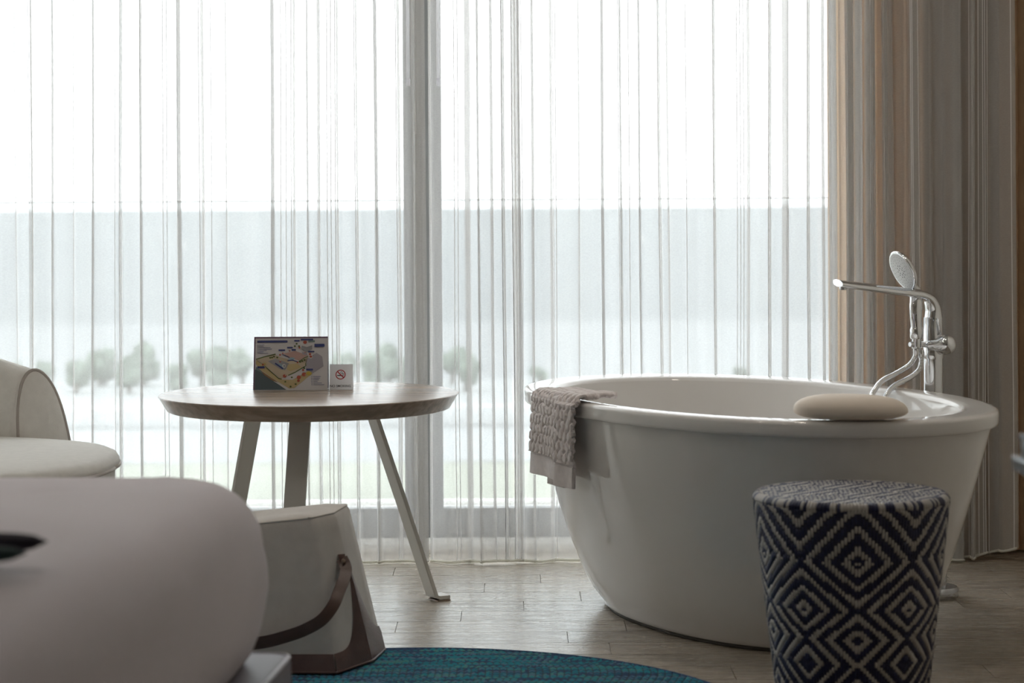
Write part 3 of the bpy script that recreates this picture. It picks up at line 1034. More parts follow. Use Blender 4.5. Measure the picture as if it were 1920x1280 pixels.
for k_ in range(48):
    a0, a1 = 2 * PI * k_ / 48, 2 * PI * (k_ + 1) / 48
    pol.append((M_red, [PN(ro * math.cos(a0), ro * math.sin(a0), 3), PN(ri * math.cos(a0), ri * math.sin(a0), 3), PN(ri * math.cos(a1), ri * math.sin(a1), 3), PN(ro * math.cos(a1), ro * math.sin(a1), 3)]))
w2 = 0.0015; q = 0.0088
pol.append((M_red, [PN(-q - w2 * .7, -q + w2 * .7, 3), PN(q - w2 * .7, q + w2 * .7, 3), PN(q + w2 * .7, q - w2 * .7, 3), PN(-q + w2 * .7, -q - w2 * .7, 3)]))
for x0_, x1_ in ((-0.0098, 0.0035), (0.0045, 0.0062), (0.0072, 0.0085)):
    pol.append((M_ink, [PN(x0_, 0.0012, 2), PN(x0_, 0.0036, 2), PN(x1_, 0.0036, 2), PN(x1_, 0.0012, 2)]))


def stroke(pts, w_, m, lay, PF):
    for a, b2 in zip(pts[:-1], pts[1:]):
        dx, dy = b2[0] - a[0], b2[1] - a[1]; l_ = math.hypot(dx, dy) or 1
        nx, ny = -dy / l_ * w_ / 2, dx / l_ * w_ / 2
        ex, ey = dx / l_ * w_ * 0.3, dy / l_ * w_ * 0.3
        pol.append((m, [PF(a[0] + nx - ex, a[1] + ny - ey, lay), PF(a[0] - nx - ex, a[1] - ny - ey, lay), PF(b2[0] - nx + ex, b2[1] - ny + ey, lay), PF(b2[0] + nx + ex, b2[1] + ny + ey, lay)]))


stroke([(0.0085, 0.0004), (0.0088, -0.0025), (0.007, -0.0042), (0.004, -0.0042)], 0.0011, M_ink, 2, PN)
stroke([(0.0062, 0.0002), (0.0062, -0.0016), (0.0046, -0.0026), (0.002, -0.0032)], 0.0010, M_ink, 2, PN)
stroke([(0.004, -0.0042), (0.0048, -0.0066), (0.0036, -0.0088), (0.0012, -0.0088), (-0.0002, -0.0070), (0.0004, -0.0046), (0.002, -0.0032)], 0.0010, M_ink, 2, PN)
print_mesh('printed_symbol', pol, ns_root)
fc = bpy.data.curves.new('lettering', 'FONT'); fc.body = 'NO SMOKING'; fc.align_x = 'CENTER'; fc.align_y = 'CENTER'; fc.size = 0.0080; fc.offset = 0.00006
fo = bpy.data.objects.new('lettering_tmp', fc); col.objects.link(fo)
dg = bpy.context.evaluated_depsgraph_get(); dg.update()
me = bpy.data.meshes.new_from_object(fo.evaluated_get(dg))
bpy.data.objects.remove(fo)
xs_ = [v.co.x for v in me.vertices]
scx = Wn * 0.90 / (max(xs_) - min(xs_))
right = (B - A).normalized(); upv = (D - A).normalized(); nn = right.cross(upv)
mat4 = Matrix((( *right, 0), (*upv, 0), (*nn, 0), (0, 0, 0, 1))).transposed()
me.transform(Matrix.Translation(P(0.475, 0.862, 2)) @ mat4 @ Matrix.Diagonal((scx, scx * 1.02, 1, 1)))
me.materials.clear(); me.materials.append(M_ink)
link(bpy.data.objects.new('lettering', me), ns_root)

# map card
mp_root, A, B, C, D = tent('map_card', (478.5, 629), (617.4, 629), (474.5, 728), (613.5, 727.3), 6.29, 0.036, M_paper,
                           'folded tent card printed with a resort map on the round table', 'card')
P = printer(A, B, C, D)


def Q(x, y, lay=1):
    v = (y - 80) / 1115.0
    u_ = (x - (95 - 45 * v)) / 1577.0
    return P(u_, v, lay)


def pm(n, c): return mat('print_' + n, tuple(x * 0.75 for x in c), 0.7)


C_sand, C_sea, C_teal, C_tan = pm('sand', (0.62, 0.50, 0.27)), pm('sea', (0.11, 0.15, 0.175)), pm('sea_pale', (0.22, 0.30, 0.31)), pm('tan', (0.62, 0.53, 0.40))
C_gray, C_lilac, C_green, C_blue = pm('grey', (0.36, 0.37, 0.40)), pm('lilac', (0.42, 0.40, 0.46)), pm('green', (0.10, 0.15, 0.04)), pm('blue', (0.05, 0.07, 0.25))
C_pink, C_mred, C_yel, C_pool = pm('pink', (0.60, 0.40, 0.36)), pm('map_red', (0.48, 0.10, 0.06)), pm('yellow', (0.60, 0.45, 0.08)), pm('pool', (0.30, 0.45, 0.56))
C_whi, C_brown, C_frame = pm('white', (0.72, 0.72, 0.74)), pm('brown', (0.36, 0.22, 0.12)), pm('frame', (0.20, 0.12, 0.20))
pol = []


def pg(m, pts, lay=1): pol.append((m, [Q(x, y, lay) for x, y in reversed(pts)]))


def el(m, cx, cy, rx, ry, lay=4, n=12): pg(m, [(cx + rx * math.cos(2 * PI * k_ / n), cy + ry * math.sin(2 * PI * k_ / n)) for k_ in range(n)], lay)


def ln(m, pts, w_, lay=5): stroke(pts, w_, m, lay, lambda x, y, l: Q(x, y, l))


pg(C_frame, [(97, 82), (1668, 82), (1668, 112), (97, 112)])
pg(C_frame, [(96, 112), (122, 112), (82, 1190), (52, 1190)])
pg(C_sea, [(100, 760), (180, 770), (420, 960), (620, 1090), (760, 1185), (85, 1185)])
pg(C_teal, [(120, 700), (200, 760), (380, 900), (240, 830), (112, 760)], 2)
pg(C_sand, [(130, 560), (115, 640), (200, 760), (520, 980), (820, 1160), (930, 1150), (1100, 1020), (1320, 850), (1240, 790), (900, 980), (640, 970), (300, 700)], 2)
pg(C_brown, [(220, 780), (520, 985), (600, 1040), (480, 1000), (300, 880)], 3)
pg(C_tan, [(135, 550), (520, 450), (640, 500), (840, 560), (1040, 600), (1240, 500), (1190, 660), (1090, 740), (840, 870), (640, 965), (320, 690)], 3)
pg(C_gray, [(380, 590), (540, 540), (700, 590), (830, 640), (740, 780), (640, 760), (520, 680)], 4)
pg(C_lilac, [(1180, 560), (1420, 420), (1540, 500), (1560, 700), (1340, 840), (1180, 740)], 3)
pg(C_pink, [(700, 430), (960, 380), (1240, 470), (1040, 580), (860, 520)], 4)
pg(C_pool, [(800, 560), (880, 510), (960, 530), (900, 590)], 5)
pg(C_pool, [(560, 640), (680, 660), (740, 720), (690, 750), (600, 700)], 5)
el(C_whi, 720, 690, 40, 40, 6); el(C_gray, 725, 690, 22, 24, 7)
pg(C_sand, [(800, 660), (1000, 640), (1090, 720), (860, 800), (780, 770)], 4)
pg(C_whi, [(1090, 250), (1200, 240), (1300, 270), (1220, 300)], 6)
pg(C_gray, [(1110, 270), (1220, 300), (1330, 260), (1330, 350), (1210, 400), (1090, 330)], 5)
pg(C_teal, [(1250, 150), (1390, 160), (1390, 200), (1250, 205)], 5)
pg(C_lilac, [(1100, 400), (1210, 410), (1230, 470), (1120, 450)], 6)
ln(C_green, [(130, 548), (300, 500), (540, 445)], 22, 6)
ln(C_green, [(320, 700), (440, 810), (600, 950), (660, 965)], 16, 6)
ln(C_green, [(810, 885), (960, 820), (1100, 740), (1185, 690), (1180, 640)], 16, 6)
ln(C_green, [(1040, 600), (1150, 530), (1240, 490)], 16, 6)
ln(C_blue, [(800, 585), (900, 570), (1020, 610)], 18, 7)
ln(C_blue, [(700, 455), (840, 515)], 16, 7)
ln(C_green, [(140, 570), (330, 700)], 7, 5)
ln(C_blue, [(540, 640), (690, 745)], 30, 7)
for (x, y) in ((430, 520), (470, 515), (510, 495), (580, 515), (960, 280), (1000, 230), (1050, 280), (1065, 610), (1110, 590), (1160, 570), (880, 930), (850, 1120), (960, 1070), (740, 1020), (1150, 740)):
    el(C_green, x, y, 22, 18, 8, 8)
for (x, y, r) in ((640, 460, 22), (700, 430, 18), (845, 375, 20), (1180, 200, 40), (1060, 310, 22), (1175, 410, 18), (640, 600, 20), (730, 900, 40), (1030, 930, 45), (1140, 870, 48), (1125, 780, 24), (1010, 620, 18), (270, 660, 20), (1020, 1000, 30), (1280, 450, 28)):
    el(C_mred, x, y, r, r * 0.9, 8, 9)
for (x, y) in ((1175, 815), (1170, 880), (745, 885), (1025, 880), (845, 370), (640, 585), (1175, 405)):
    el(C_whi, x, y, 9, 9, 9, 8)
el(C_whi, 1295, 500, 50, 40, 7); el(C_mred, 1295, 500, 30, 22, 8)
el(C_yel, 1250, 850, 60, 40, 5)
for a in range(9):
    an = PI * a / 9
    ln(C_yel, [(310, 650), (310 + 65 * math.cos(an * 2), 650 + 55 * math.sin(an * 2))], 5, 6)
# name plates on the map: too small to read in the photograph, kept as plain plates
for x0_, y0_, x1_, y1_ in ((160, 160, 800, 203), (950, 152, 1058, 185), (1090, 128, 1350, 160), (1380, 235, 1590, 298), (610, 348, 745, 380), (795, 295, 910, 325), (890, 340, 975, 375), (1240, 380, 1370, 408), (150, 695, 300, 740), (1190, 750, 1330, 790)):
    pg(C_blue, [(x0_, y0_), (x1_, y0_), (x1_ + 10, (y0_ + y1_) / 2), (x1_, y1_), (x0_, y1_)], 9)
for i, wd in enumerate((110, 95, 240, 270, 160, 95, 190)):
    ln(C_blue, [(165, 250 + i * 29), (165 + 12, 250 + i * 29)], 12, 6); ln(C_blue, [(195, 250 + i * 29), (195 + wd, 250 + i * 29)], 9, 6)
for i, wd in enumerate((160, 140, 120, 90, 180, 230)):
    ln(C_blue, [(1300, 915 + i * 34), (1312, 915 + i * 34)], 12, 6); ln(C_blue, [(1335, 915 + i * 34), (1335 + wd, 915 + i * 34)], 9, 6)
print_mesh('printed_map', pol, mp_root)

# ------------------------------------------------------------------ upholstered seat at the left
CX, CY = -1.862, 5.94
HX, HY, SE = 0.80, 0.55, 2.5


def seat_ring(sx_, z, n=96, hx=HX, hy=HY):
    r_ = []
    for k_ in range(n):
        t_ = 2 * PI * k_ / n
        c, s = math.cos(t_), math.sin(t_)
        r_.append(Vector((CX + (hx - sx_) * math.copysign(abs(c) ** (2 / SE), c), CY + (hy - sx_) * math.copysign(abs(s) ** (2 / SE), s), z)))
    return r_


ZS = 0.455
chair = thing('armchair', (CX, CY, 0), 'cream upholstered lounge armchair with piped curved back at the window', 'armchair')
loft('seat_base', [seat_ring(0.10, 0.05), seat_ring(0.04, 0.10), seat_ring(0.012, 0.25), seat_ring(0.008, ZS - 0.035), seat_ring(0.0, ZS - 0.022)], M_chair, chair, cap0=True, cap1=True)
loft('seat_cushion', [seat_ring(0.012, ZS - 0.026), seat_ring(-0.004, ZS - 0.018), seat_ring(-0.003, ZS - 0.006), seat_ring(0.004, ZS + 0.006), seat_ring(0.022, ZS + 0.014), seat_ring(0.07, ZS + 0.021), seat_ring(0.20, ZS + 0.027), seat_ring(0.40, ZS + 0.03), seat_ring(0.53, ZS + 0.03)], M_chair, chair, cap1=True)
pr = seat_ring(-0.004, ZS - 0.021); pr.append(pr[0])
tube('seat_piping', pr, 0.0048, M_chair_pipe, chair, 8)
for fx in (-0.55, 0.55):
    for fy in (-0.28, 0.28):
        lathe('leg', [(0.018, 0.0), (0.022, 0.055)], (CX + fx, CY + fy, 0), M_black, chair, 16)
# back: arched section swept along the far side, ending in a piped end panel
pe = at(88, 800, 6.47)


def back_section(c, tdir, hgt, thick, n=22):
    """arch: from seat level up and over; bulges outwards (away from the room)"""
    out = Vector((tdir.y, -tdir.x, 0)).normalized()
    if out.y < 0: out = -out
    sec = []
    for k_ in range(n):
        q = k_ / (n - 1)
        an = PI * q
        xx = -math.cos(an) * thick / 2
        zz = math.sin(an) ** 0.62
        sh = 0.018 * (1 - zz) if q > 0.5 else -0.010 * (1 - zz)
        sec.append(c + out * (xx + sh) + Vector((0, 0, hgt * zz)))
    return sec


bz = 0.40
bpath = [(-1.372, 6.42), (-1.46, 6.465), (-1.60, 6.49), (-1.82, 6.50), (-2.07, 6.49), (-2.32, 6.42), (-2.50, 6.28), (-2.60, 6.08), (-2.62, 5.85)]
bh = [0.262, 0.285, 0.325, 0.365, 0.385, 0.40, 0.40, 0.39, 0.37]
bp3 = catmull([(x, y, h) for (x, y), h in zip(bpath, bh)], 6)
rings = []
for i, p in enumerate(bp3):
    a = bp3[max(i - 1, 0)]; b2 = bp3[min(i + 1, len(bp3) - 1)]
    td = Vector((b2.x - a.x, b2.y - a.y, 0)).normalized()
    if i == 0: td = Vector((-0.45, 0.62, 0)).normalized()
    rings.append(back_section(Vector((p.x, p.y, bz)), td, p.z, 0.135))


# the end panel leans: its foot reaches further right than its head
def endfix(ring_, k1):
    return [v + Vector((0.030 * (1 - (v.z - bz) / 0.26) * k1, 0, 0)) for v in ring_]


rings[0] = endfix(rings[0], 1.0)
loft('backrest', rings, M_chair, chair, closed=False)
n_ = len(rings[0])
foot = (rings[0][0] + rings[0][-1]) / 2
bulge = Vector((0.75, -0.62, 0)).normalized()
er = []
for q in (0.0, 0.08, 0.25, 0.5, 0.75, 1.0):
    er.append([v.lerp(Vector((foot.x, foot.y, v.z * 0.5 + bz * 0.5)), q) + bulge * (0.010 * math.sin(min(1.0, q / 0.3) * PI / 2)) for v in rings[0]])
loft('arm_end_panel', er, M_chair, chair, closed=False)
tube('arm_piping', rings[0], 0.0050, M_chair_pipe, chair, 8)

# ------------------------------------------------------------------ bed
BC = Vector((-0.400, 4.06, 0.0))                 # far right corner of the platform
ang = math.radians(-4.5)
bx = Vector((math.cos(ang), math.sin(ang), 0)); by = Vector((-math.sin(ang), math.cos(ang), 0))


def bl(x, y, z): return BC + bx * x + by * y + Vector((0, 0, z))


ZP = 0.315
bed = thing('bed', (BC.x - 1.0, BC.y - 1.0, 0), 'wide bed with mauve grey linen over a rounded mattress, in the foreground', 'bed')
BW, BL_ = 2.0, 2.12


def rr_ring(x0, x1, y0, y1, r, z, n=10, wob=0.0):
    pts = []
    for cx, cy, a0 in ((x1 - r, y1 - r, 0), (x0 + r, y1 - r, PI / 2), (x0 + r, y0 + r, PI), (x1 - r, y0 + r, 3 * PI / 2)):
        for k_ in range(n + 1):
            a = a0 + PI / 2 * k_ / n
            pts.append(bl(cx + r * math.cos(a), cy + r * math.sin(a), z))
    return pts


pf = [(0.02, 0.0), (0.02, 0.06), (0.0, 0.06), (0.0, ZP - 0.012), (0.004, ZP - 0.004), (0.012, ZP)]
loft('platform', [rr_ring(-BW + i_, -i_, -BL_ + i_, -i_, 0.03, z) for i_, z in pf], M_platform, bed, cap0=True, cap1=True, sharp_ang=50)
ppr = rr_ring(-BW + 0.004, -0.004, -BL_ + 0.004, -0.004, 0.03, ZP - 0.003); ppr.append(ppr[0])
tube('platform_piping', ppr, 0.0045, M_piping_dk, bed, 8)
# mattress with linen: bulging sides and a soft top edge
prof = [(0.070, ZP), (0.055, ZP + 0.02), (0.042, ZP + 0.06), (0.034, ZP + 0.11), (0.032, ZP + 0.16), (0.036, ZP + 0.222), (0.046, ZP + 0.263), (0.065, ZP + 0.296), (0.092, ZP + 0.317), (0.13, ZP + 0.327), (0.20, ZP + 0.332), (0.6, ZP + 0.333), (0.9, ZP + 0.333)]
rings = []
for i_, z in prof:
    rad = max(0.02, 0.10 - i_ * 0.1)
    rings.append(rr_ring(-BW + i_, -i_ , -BL_ + i_, -i_ + 0.035, rad, z, 12))
mt = loft('mattress', rings, M_linen, bed, cap1=True)
sub = mt.modifiers.new('smooth', 'SUBSURF'); sub.levels = 2; sub.render_levels = 2
tex = bpy.data.textures.new('linen_wrinkles', 'CLOUDS'); tex.noise_scale = 0.17
dsp = mt.modifiers.new('wrinkle', 'DISPLACE'); dsp.texture = tex; dsp.strength = 0.026; dsp.mid_level = 0.5; dsp.texture_coords = 'GLOBAL'
# small dark folded cloth lying on the bed
ZB = ZP + 0.333
dcl = thing('folded_cloth', tuple(on_z(30, 1065, ZB)), 'dark navy and teal folded cloth lying on the bed', 'cloth')


def lobe(name, tip_px, h, wdt, m, back=0.26):
    tip_ = on_z(*tip_px, ZB)
    rings_ = []
    n = 14
    for k_ in range(n + 1):
        q = k_ / n
        e_ = math.sqrt(max(0.0, 1 - (1 - min(1, q / 0.35)) ** 2)) if q < 0.35 else 1.0
        c = tip_ + Vector((-back * q, -0.06 * q, 0.015 + h * 0.5))
        rings_.append([c + Vector((0, math.cos(2 * PI * j / 16) * wdt * max(e_, 0.03), math.sin(2 * PI * j / 16) * h * 0.5 * max(e_, 0.03))) for j in range(16)])
    return loft(name, rings_, m, dcl, cap0=True, cap1=True)


lobe('navy_fold', (90, 1057), 0.030, 0.032, M_cloth_navy)
lobe('teal_fold', (52, 1077), 0.026, 0.026, M_cloth_teal)

# ------------------------------------------------------------------ pouf with leather base and strap
pf_b = [(-0.425, 5.333), (-0.350, 5.475), (-0.327, 5.615), (-0.85, 5.69), (-0.945, 5.53), (-0.93, 5.37)]
pf_t = [tuple(on_z(585, 971, 0.375)), tuple(on_z(629, 961, 0.380)), tuple(on_z(655, 945, 0.388)), (-0.80, 5.58, 0.352), (-0.87, 5.47, 0.342), (-0.85, 5.40, 0.337)]
pouf = thing('storage_pouf', (-0.64, 5.58, 0), 'oat canvas pouf with plum leather base and brown strap, half behind the bed', 'pouf')
Z0 = 0.0148
bot = [Vector((x, y, Z0)) for x, y in pf_b]; top = [Vector(p) for p in pf_t]


def pouf_pt(i, f, h):
    """point on side edge i..i+1 (fraction f) at height fraction h"""
    j = (i + 1) % 6
    a = bot[i].lerp(bot[j], f); b2 = top[i].lerp(top[j], f)
    return a.lerp(b2, h)


rings = []
cb_, ct_ = sum(bot, Vector()) / 6, sum(top, Vector()) / 6
for h in [0, 0.02, 0.1, 0.2, 0.3, 0.4, 0.5, 0.6, 0.7, 0.8, 0.9, 0.965, 0.985, 1.0]:
    ring_ = []
    cen = cb_.lerp(ct_, h)
    for i in range(6):
        big = i in (0, 2, 3, 5)
        j = (i + 1) % 6
        big2 = j in (0, 2, 3, 5)
        for f_ in ((0.0, 0.06 if big else 0.025, 0.3, 0.5, 0.7, 0.94 if big2 else 0.975)):
            p = pouf_pt(i, f_, h)
            if f_ == 0: p = p + (cen - p).normalized() * (0.006 if big else 0.0006)
            p = p + (cen - p).normalized() * (0.005 * max(0, (h - 0.95) / 0.05) ** 2)
            ring_.append(p)
    rings.append(ring_)
po = loft('canvas_body', rings, M_pouf, pouf, cap0=True)
po_top = []
cen = sum(top, Vector()) / 6
for q in (0.0, 0.06, 0.2, 0.5, 0.8, 0.97):
    po_top.append([p.lerp(Vector((cen.x, cen.y, p.z * (1 - q) + (cen.z - 0.004) * q)), q) + Vector((0, 0, 0.006 * math.sin(min(1, q / 0.2) * PI / 2))) for p in rings[-1]])
loft('top_panel', po_top, M_pouf, pouf, cap1=True)
sp_ = list(rings[-1]) + [rings[-1][0]]
tube('top_piping', sp_, 0.0028, M_pouf, pouf, 6)


def trim(i, hfun, name, n=24):
    vs, fs = [], []
    j = (i + 1) % 6
    nrm = (bot[j] - bot[i]).cross(Vector((0, 0, 1))).normalized()
    mid_ = (bot[i] + bot[j]) / 2
    if nrm.dot(mid_ - (sum(bot, Vector()) / 6)) < 0: nrm = -nrm
    for k_ in range(n + 1):
        f_ = k_ / n
        H = hfun(f_)
        for q in range(5):
            p = pouf_pt(i, f_, H * q / 4 / 0.355)
            pull = 0.010 * 0
            vs.append(p + nrm * (0.0035 if q < 4 else 0.001))
    for k_ in range(n):
        for q in range(4):
            a = k_ * 5 + q
            fs.append((a, a + 5, a + 6, a + 1))
    return vs, fs


HB = 0.042
PK = 0.245
tvv, tff = [], []
for i, hf in ((5, lambda f: HB), (0, lambda f: HB + (PK - HB) * max(0, (f - 0.12) / 0.88) ** 3.2 if f > 0.12 else HB), (1, lambda f: 0.058 + (PK - 0.058) * (1 - f) ** 2.3),
              (2, lambda f: 0.05), (3, lambda f: HB + (PK - HB) * f ** 3), (4, lambda f: HB + (PK - HB) * (1 - f) ** 3)):
    v, f = trim(i, hf, 't')
    o = len(tvv); tvv += v; tff += [tuple(a + o for a in p) for p in f]
to_ = mesh('leather_base', tvv, tff, M_leather, pouf)
fix_normals(to_)
bt = [p + (p - sum(bot, Vector()) / 6).normalized() * 0.004 for p in bot]; bt.append(bt[0])
tube('base_welt', bt, 0.0035, M_leather, pouf, 6)
spts = [at(641, 1047, 5.425), at(646.5, 1058, 5.415), at(648.5, 1070, 5.400), at(644, 1088, 5.375), at(636, 1108, 5.350), at(625, 1134, 5.320), at(604, 1161, 5.303), at(574, 1179, 5.302), at(539, 1192, 5.304), at(491, 1204, 5.308), at(440, 1206, 5.31), at(380, 1190, 5.315), at(330, 1150, 5.33), at(300, 1095, 5.40), at(286, 1055, 5.49)]
spc = catmull(spts, 6)
wds = []
for i, p in enumerate(spc):
    a = spc[max(i - 1, 0)]; b2 = spc[min(i + 1, len(spc) - 1)]
    t_ = (b2 - a).normalized()
    view = Vector((0.12, -1, 0.06)).normalized()
    wds.append(t_.cross(view).normalized())
stp = bar('strap', spc, 0.029, 0.005, wds, M_strap, pouf)
# loop tab and rivet at the upper end
bar('strap_tab', [at(640.5, 1039, 5.430), at(643, 1060, 5.420), at(647, 1078, 5.412)], 0.016, 0.008, (1, 0.35, 0), M_strap, pouf)
lathe('rivet', [(0.006, 0.0), (0.006, 0.003), (0.003, 0.005)], at(643, 1052, 5.413), M_foot, stp, 14, axis=(0.6, -0.8, 0))

# ------------------------------------------------------------------ woven drum stool
SX, SY, SH = 0.752, 5.00, 0.482
R0, R1 = 0.165, 0.2205
stool = thing('woven_stool', (SX, SY, 0), 'blue and white diamond-patterned woven drum stool in front of the bathtub', 'stool')
core = [(R0 - 0.005, 0.0), (R0 - 0.003, 0.01), (R1 - 0.0045, SH - 0.03), (R1 - 0.008, SH - 0.015), (R1 - 0.016, SH - 0.0065), (R1 - 0.03, SH - 0.004), (0.0, SH - 0.0035)]
lathe('drum_core', core, (SX, SY, 0), M_core, stool, 72)
NCOL, PERU = 180, 36          # columns, columns per diamond
AZ0 = math.atan2(-SY, -SX) + math.radians(4.0)   # azimuth that faces the camera
# diamond centre rows by height (alternate A / B), from pixel rows on the front of the stool
def zrow(py): return at(1602, py, SY - 0.205).z
knots_z = [SH + 0.012, zrow(1057), zrow(1148), zrow(1206), zrow(1253)]
while knots_z[-1] > -0.1: knots_z.append(knots_z[-1] - 0.052)
knots_v = [-1.0 + k_ for k_ in range(len(knots_z))]


def v_of_z(z): return float(np.interp(-z, [-k_ for k_ in knots_z], knots_v))


g_z = [SH + 0.014, zrow(1057), zrow(1150), zrow(1206), zrow(1253)]
g_v = [18.0, 0.0, 18.0, 6.0, 15.0]
while g_z[-1] > -0.1:
    g_z.append(g_z[-1] - 0.056); g_v.append(6.0 if g_v[-1] > 10 else 15.0)


def side_col(c_, z):
    T = abs((c_ + 0.5 + 18) % 36 - 18)
    g = float(np.interp(-z, [-k_ for k_ in g_z], g_v))
    v_ = T + g
    if v_ < 0.9: return 1
    return 1 if 2.3 <= (v_ % 6.0) < 5.1 else 0


def top_col(i, j):
    T = abs((i + 15) % 30 - 15) + abs((j + 13) % 26 - 13)
    return 1 if 2.6 <= (T % 6.0) < 5.5 else 0


def diamond(uu, vv):
    a = (uu + vv) / 2; b2 = (uu - vv) / 2
    fa = abs((a + 0.5) % 1.0 - 0.5) * 2; fb = abs((b2 + 0.5) % 1.0 - 0.5) * 2
    m_ = max(fa, fb)
    if m_ < 0.04: return 1
    for lo, hi in ((0.17, 0.36), (0.50, 0.68), (0.81, 0.93)):
        if lo <= m_ < hi: return 1
    return 0


class Strands:
    def __init__(self): self.v = []; self.f = []; self.mi = []

    def add(self, pts, side_, out_, wd, ht, mi_, shrink0=True, shrink1=True):
        """half-round strand along pts (>=3)"""
        n = len(pts); o = len(self.v)
        for k_, p in enumerate(pts):
            endk = (k_ == 0 and shrink0) or (k_ == n - 1 and shrink1)
            hh = ht * (0.25 if endk else 1.0); ww = wd * (0.80 if endk else 1.0)
            s_, q = side_[k_] if isinstance(side_, list) else side_, out_[k_] if isinstance(out_, list) else out_
            for (x, y) in ((-0.5, -0.05), (-0.30, 0.8), (0.30, 0.8), (0.5, -0.05)):
                self.v.append(p + s_ * (x * ww) + q * (y * hh))
        for k_ in range(n - 1):
            for j in range(3):
                a = o + k_ * 4 + j
                self.f.append((a, a + 1, a + 5, a + 4)); self.mi.append(mi_)
        self.f.append((o, o + 3, o + 2, o + 1)); self.mi.append(mi_)
        e_ = o + (n - 1) * 4
        self.f.append((e_, e_ + 1, e_ + 2, e_ + 3)); self.mi.append(mi_)


W = Strands()
nrow = 74
zt_side = SH - 0.016
for c_ in range(NCOL):
    az = AZ0 + 2 * PI * (c_ + 0.5) / NCOL
    rd = Vector((math.cos(az), math.sin(az), 0)); tg = Vector((-math.sin(az), math.cos(az), 0))
    uu = (c_ + 0.5 - NCOL / 2 + NCOL / 2) / (PERU / 2)
    uu = ((c_ + 0.5) / (PERU / 2)) if c_ < NCOL / 2 else ((c_ + 0.5 - NCOL) / (PERU / 2))
    cols_ = []
    for r_i in range(nrow):
        z = 0.004 + (zt_side - 0.004) * (r_i + 0.5) / nrow
        cols_.append(side_col(c_, z))
    st = 0
    for r_i in range(1, nrow + 1):
        if r_i == nrow or cols_[r_i] != cols_[st] or (r_i - st) >= 4:
            za = 0.004 + (zt_side - 0.004) * st / nrow; zb = 0.004 + (zt_side - 0.004) * r_i / nrow
            pts_ = []
            for q in (0.0, 0.3, 0.7, 1.0):
                z = za + (zb - za) * q
                rr3 = R0 + (R1 - R0) * z / SH - 0.003
                pts_.append(Vector((SX, SY, 0)) + rd * rr3 + Vector((0, 0, z)))
            wcol = 2 * PI * (R0 + (R1 - R0) * zb / SH) / NCOL
            W.add(pts_, tg, rd, wcol * 0.98, 0.0042, cols_[st])
            st = r_i
    # strand wrapping over the shoulder
    ms = cols_[-1] if random.random() < 0.8 else 1 - cols_[-1]
    pts_, outs = [], []
    for q in range(5):
        a = PI / 2 * q / 4
        pts_.append(Vector((SX, SY, 0)) + rd * (R1 - 0.020 + 0.0165 * math.cos(a)) + Vector((0, 0, SH - 0.0185 + 0.0165 * math.sin(a))))
        outs.append((rd * math.cos(a) + Vector((0, 0, math.sin(a)))).normalized())
    W.add(pts_, [tg] * 5, outs, 2 * PI * R1 / NCOL * 0.98, 0.0036, ms)
ws = mesh('woven_side', W.v, W.f, [M_navy, M_cream], stool, True, W.mi); ws['kind'] = 'stuff'
W2 = Strands()
cw = 0.0085; rh = 0.0062
nc = int(2 * R1 / cw)
rot = math.radians(12)
ex = Vector((math.cos(rot), math.sin(rot), 0)); ey = Vector((-math.sin(rot), math.cos(rot), 0))
for c_ in range(-nc // 2, nc // 2 + 1):
    x_ = c_ * cw
    lim = R1 - 0.019
    if abs(x_) > lim: continue
    ymax = math.sqrt(lim * lim - x_ * x_)
    n_ = int(2 * ymax / rh)
    if n_ < 2: continue
    vals = [top_col(c_ + 4, (-ymax + (q + 0.5) * 2 * ymax / n_) / rh + 5) for q in range(n_)]
    st = 0
    for q in range(1, n_ + 1):
        if q == n_ or vals[q] != vals[st] or q - st >= 4:
            ya_ = -ymax + st * 2 * ymax / n_; yb_ = -ymax + q * 2 * ymax / n_
            pts_ = [Vector((SX, SY, SH - 0.0034)) + ex * x_ + ey * (ya_ + (yb_ - ya_) * g) for g in (0, 0.3, 0.7, 1)]
            W2.add(pts_, ex, Vector((0, 0, 1)), cw * 0.97, 0.0036, vals[st])
            st = q
wt = mesh('woven_top', W2.v, W2.f, [M_navy, M_cream], stool, True, W2.mi); wt['kind'] = 'stuff'

# ------------------------------------------------------------------ round rug
RC = Vector((-0.25, 4.865, 0)); RR = 0.79
rug = thing('round_rug', (RC.x, RC.y, 0), 'round navy and teal woven rug under the pouf', 'rug')
M_rugb = mat('rug_backing', (0.02, 0.03, 0.05), 0.95)
lathe('backing', [(RR - 0.006, 0.0005), (RR - 0.002, 0.0025), (RR - 0.004, 0.006), (RR - 0.01, 0.0075), (0.0, 0.0075)], (RC.x, RC.y, 0), M_rugb, rug, 96)
rugm = [mat('rug_navy', (0.035, 0.08, 0.170), 0.95), mat('rug_teal', (0.025, 0.26, 0.35), 0.95), mat('rug_slate', (0.10, 0.21, 0.33), 0.95), mat('rug_green', (0.08, 0.29, 0.30), 0.95), mat('rug_petrol', (0.025, 0.16, 0.25), 0.95)]
vs, fs, mi = [], [], []
rp_, sp2 = 0.0105, 0.017
nr = int(2 * RR / rp_)
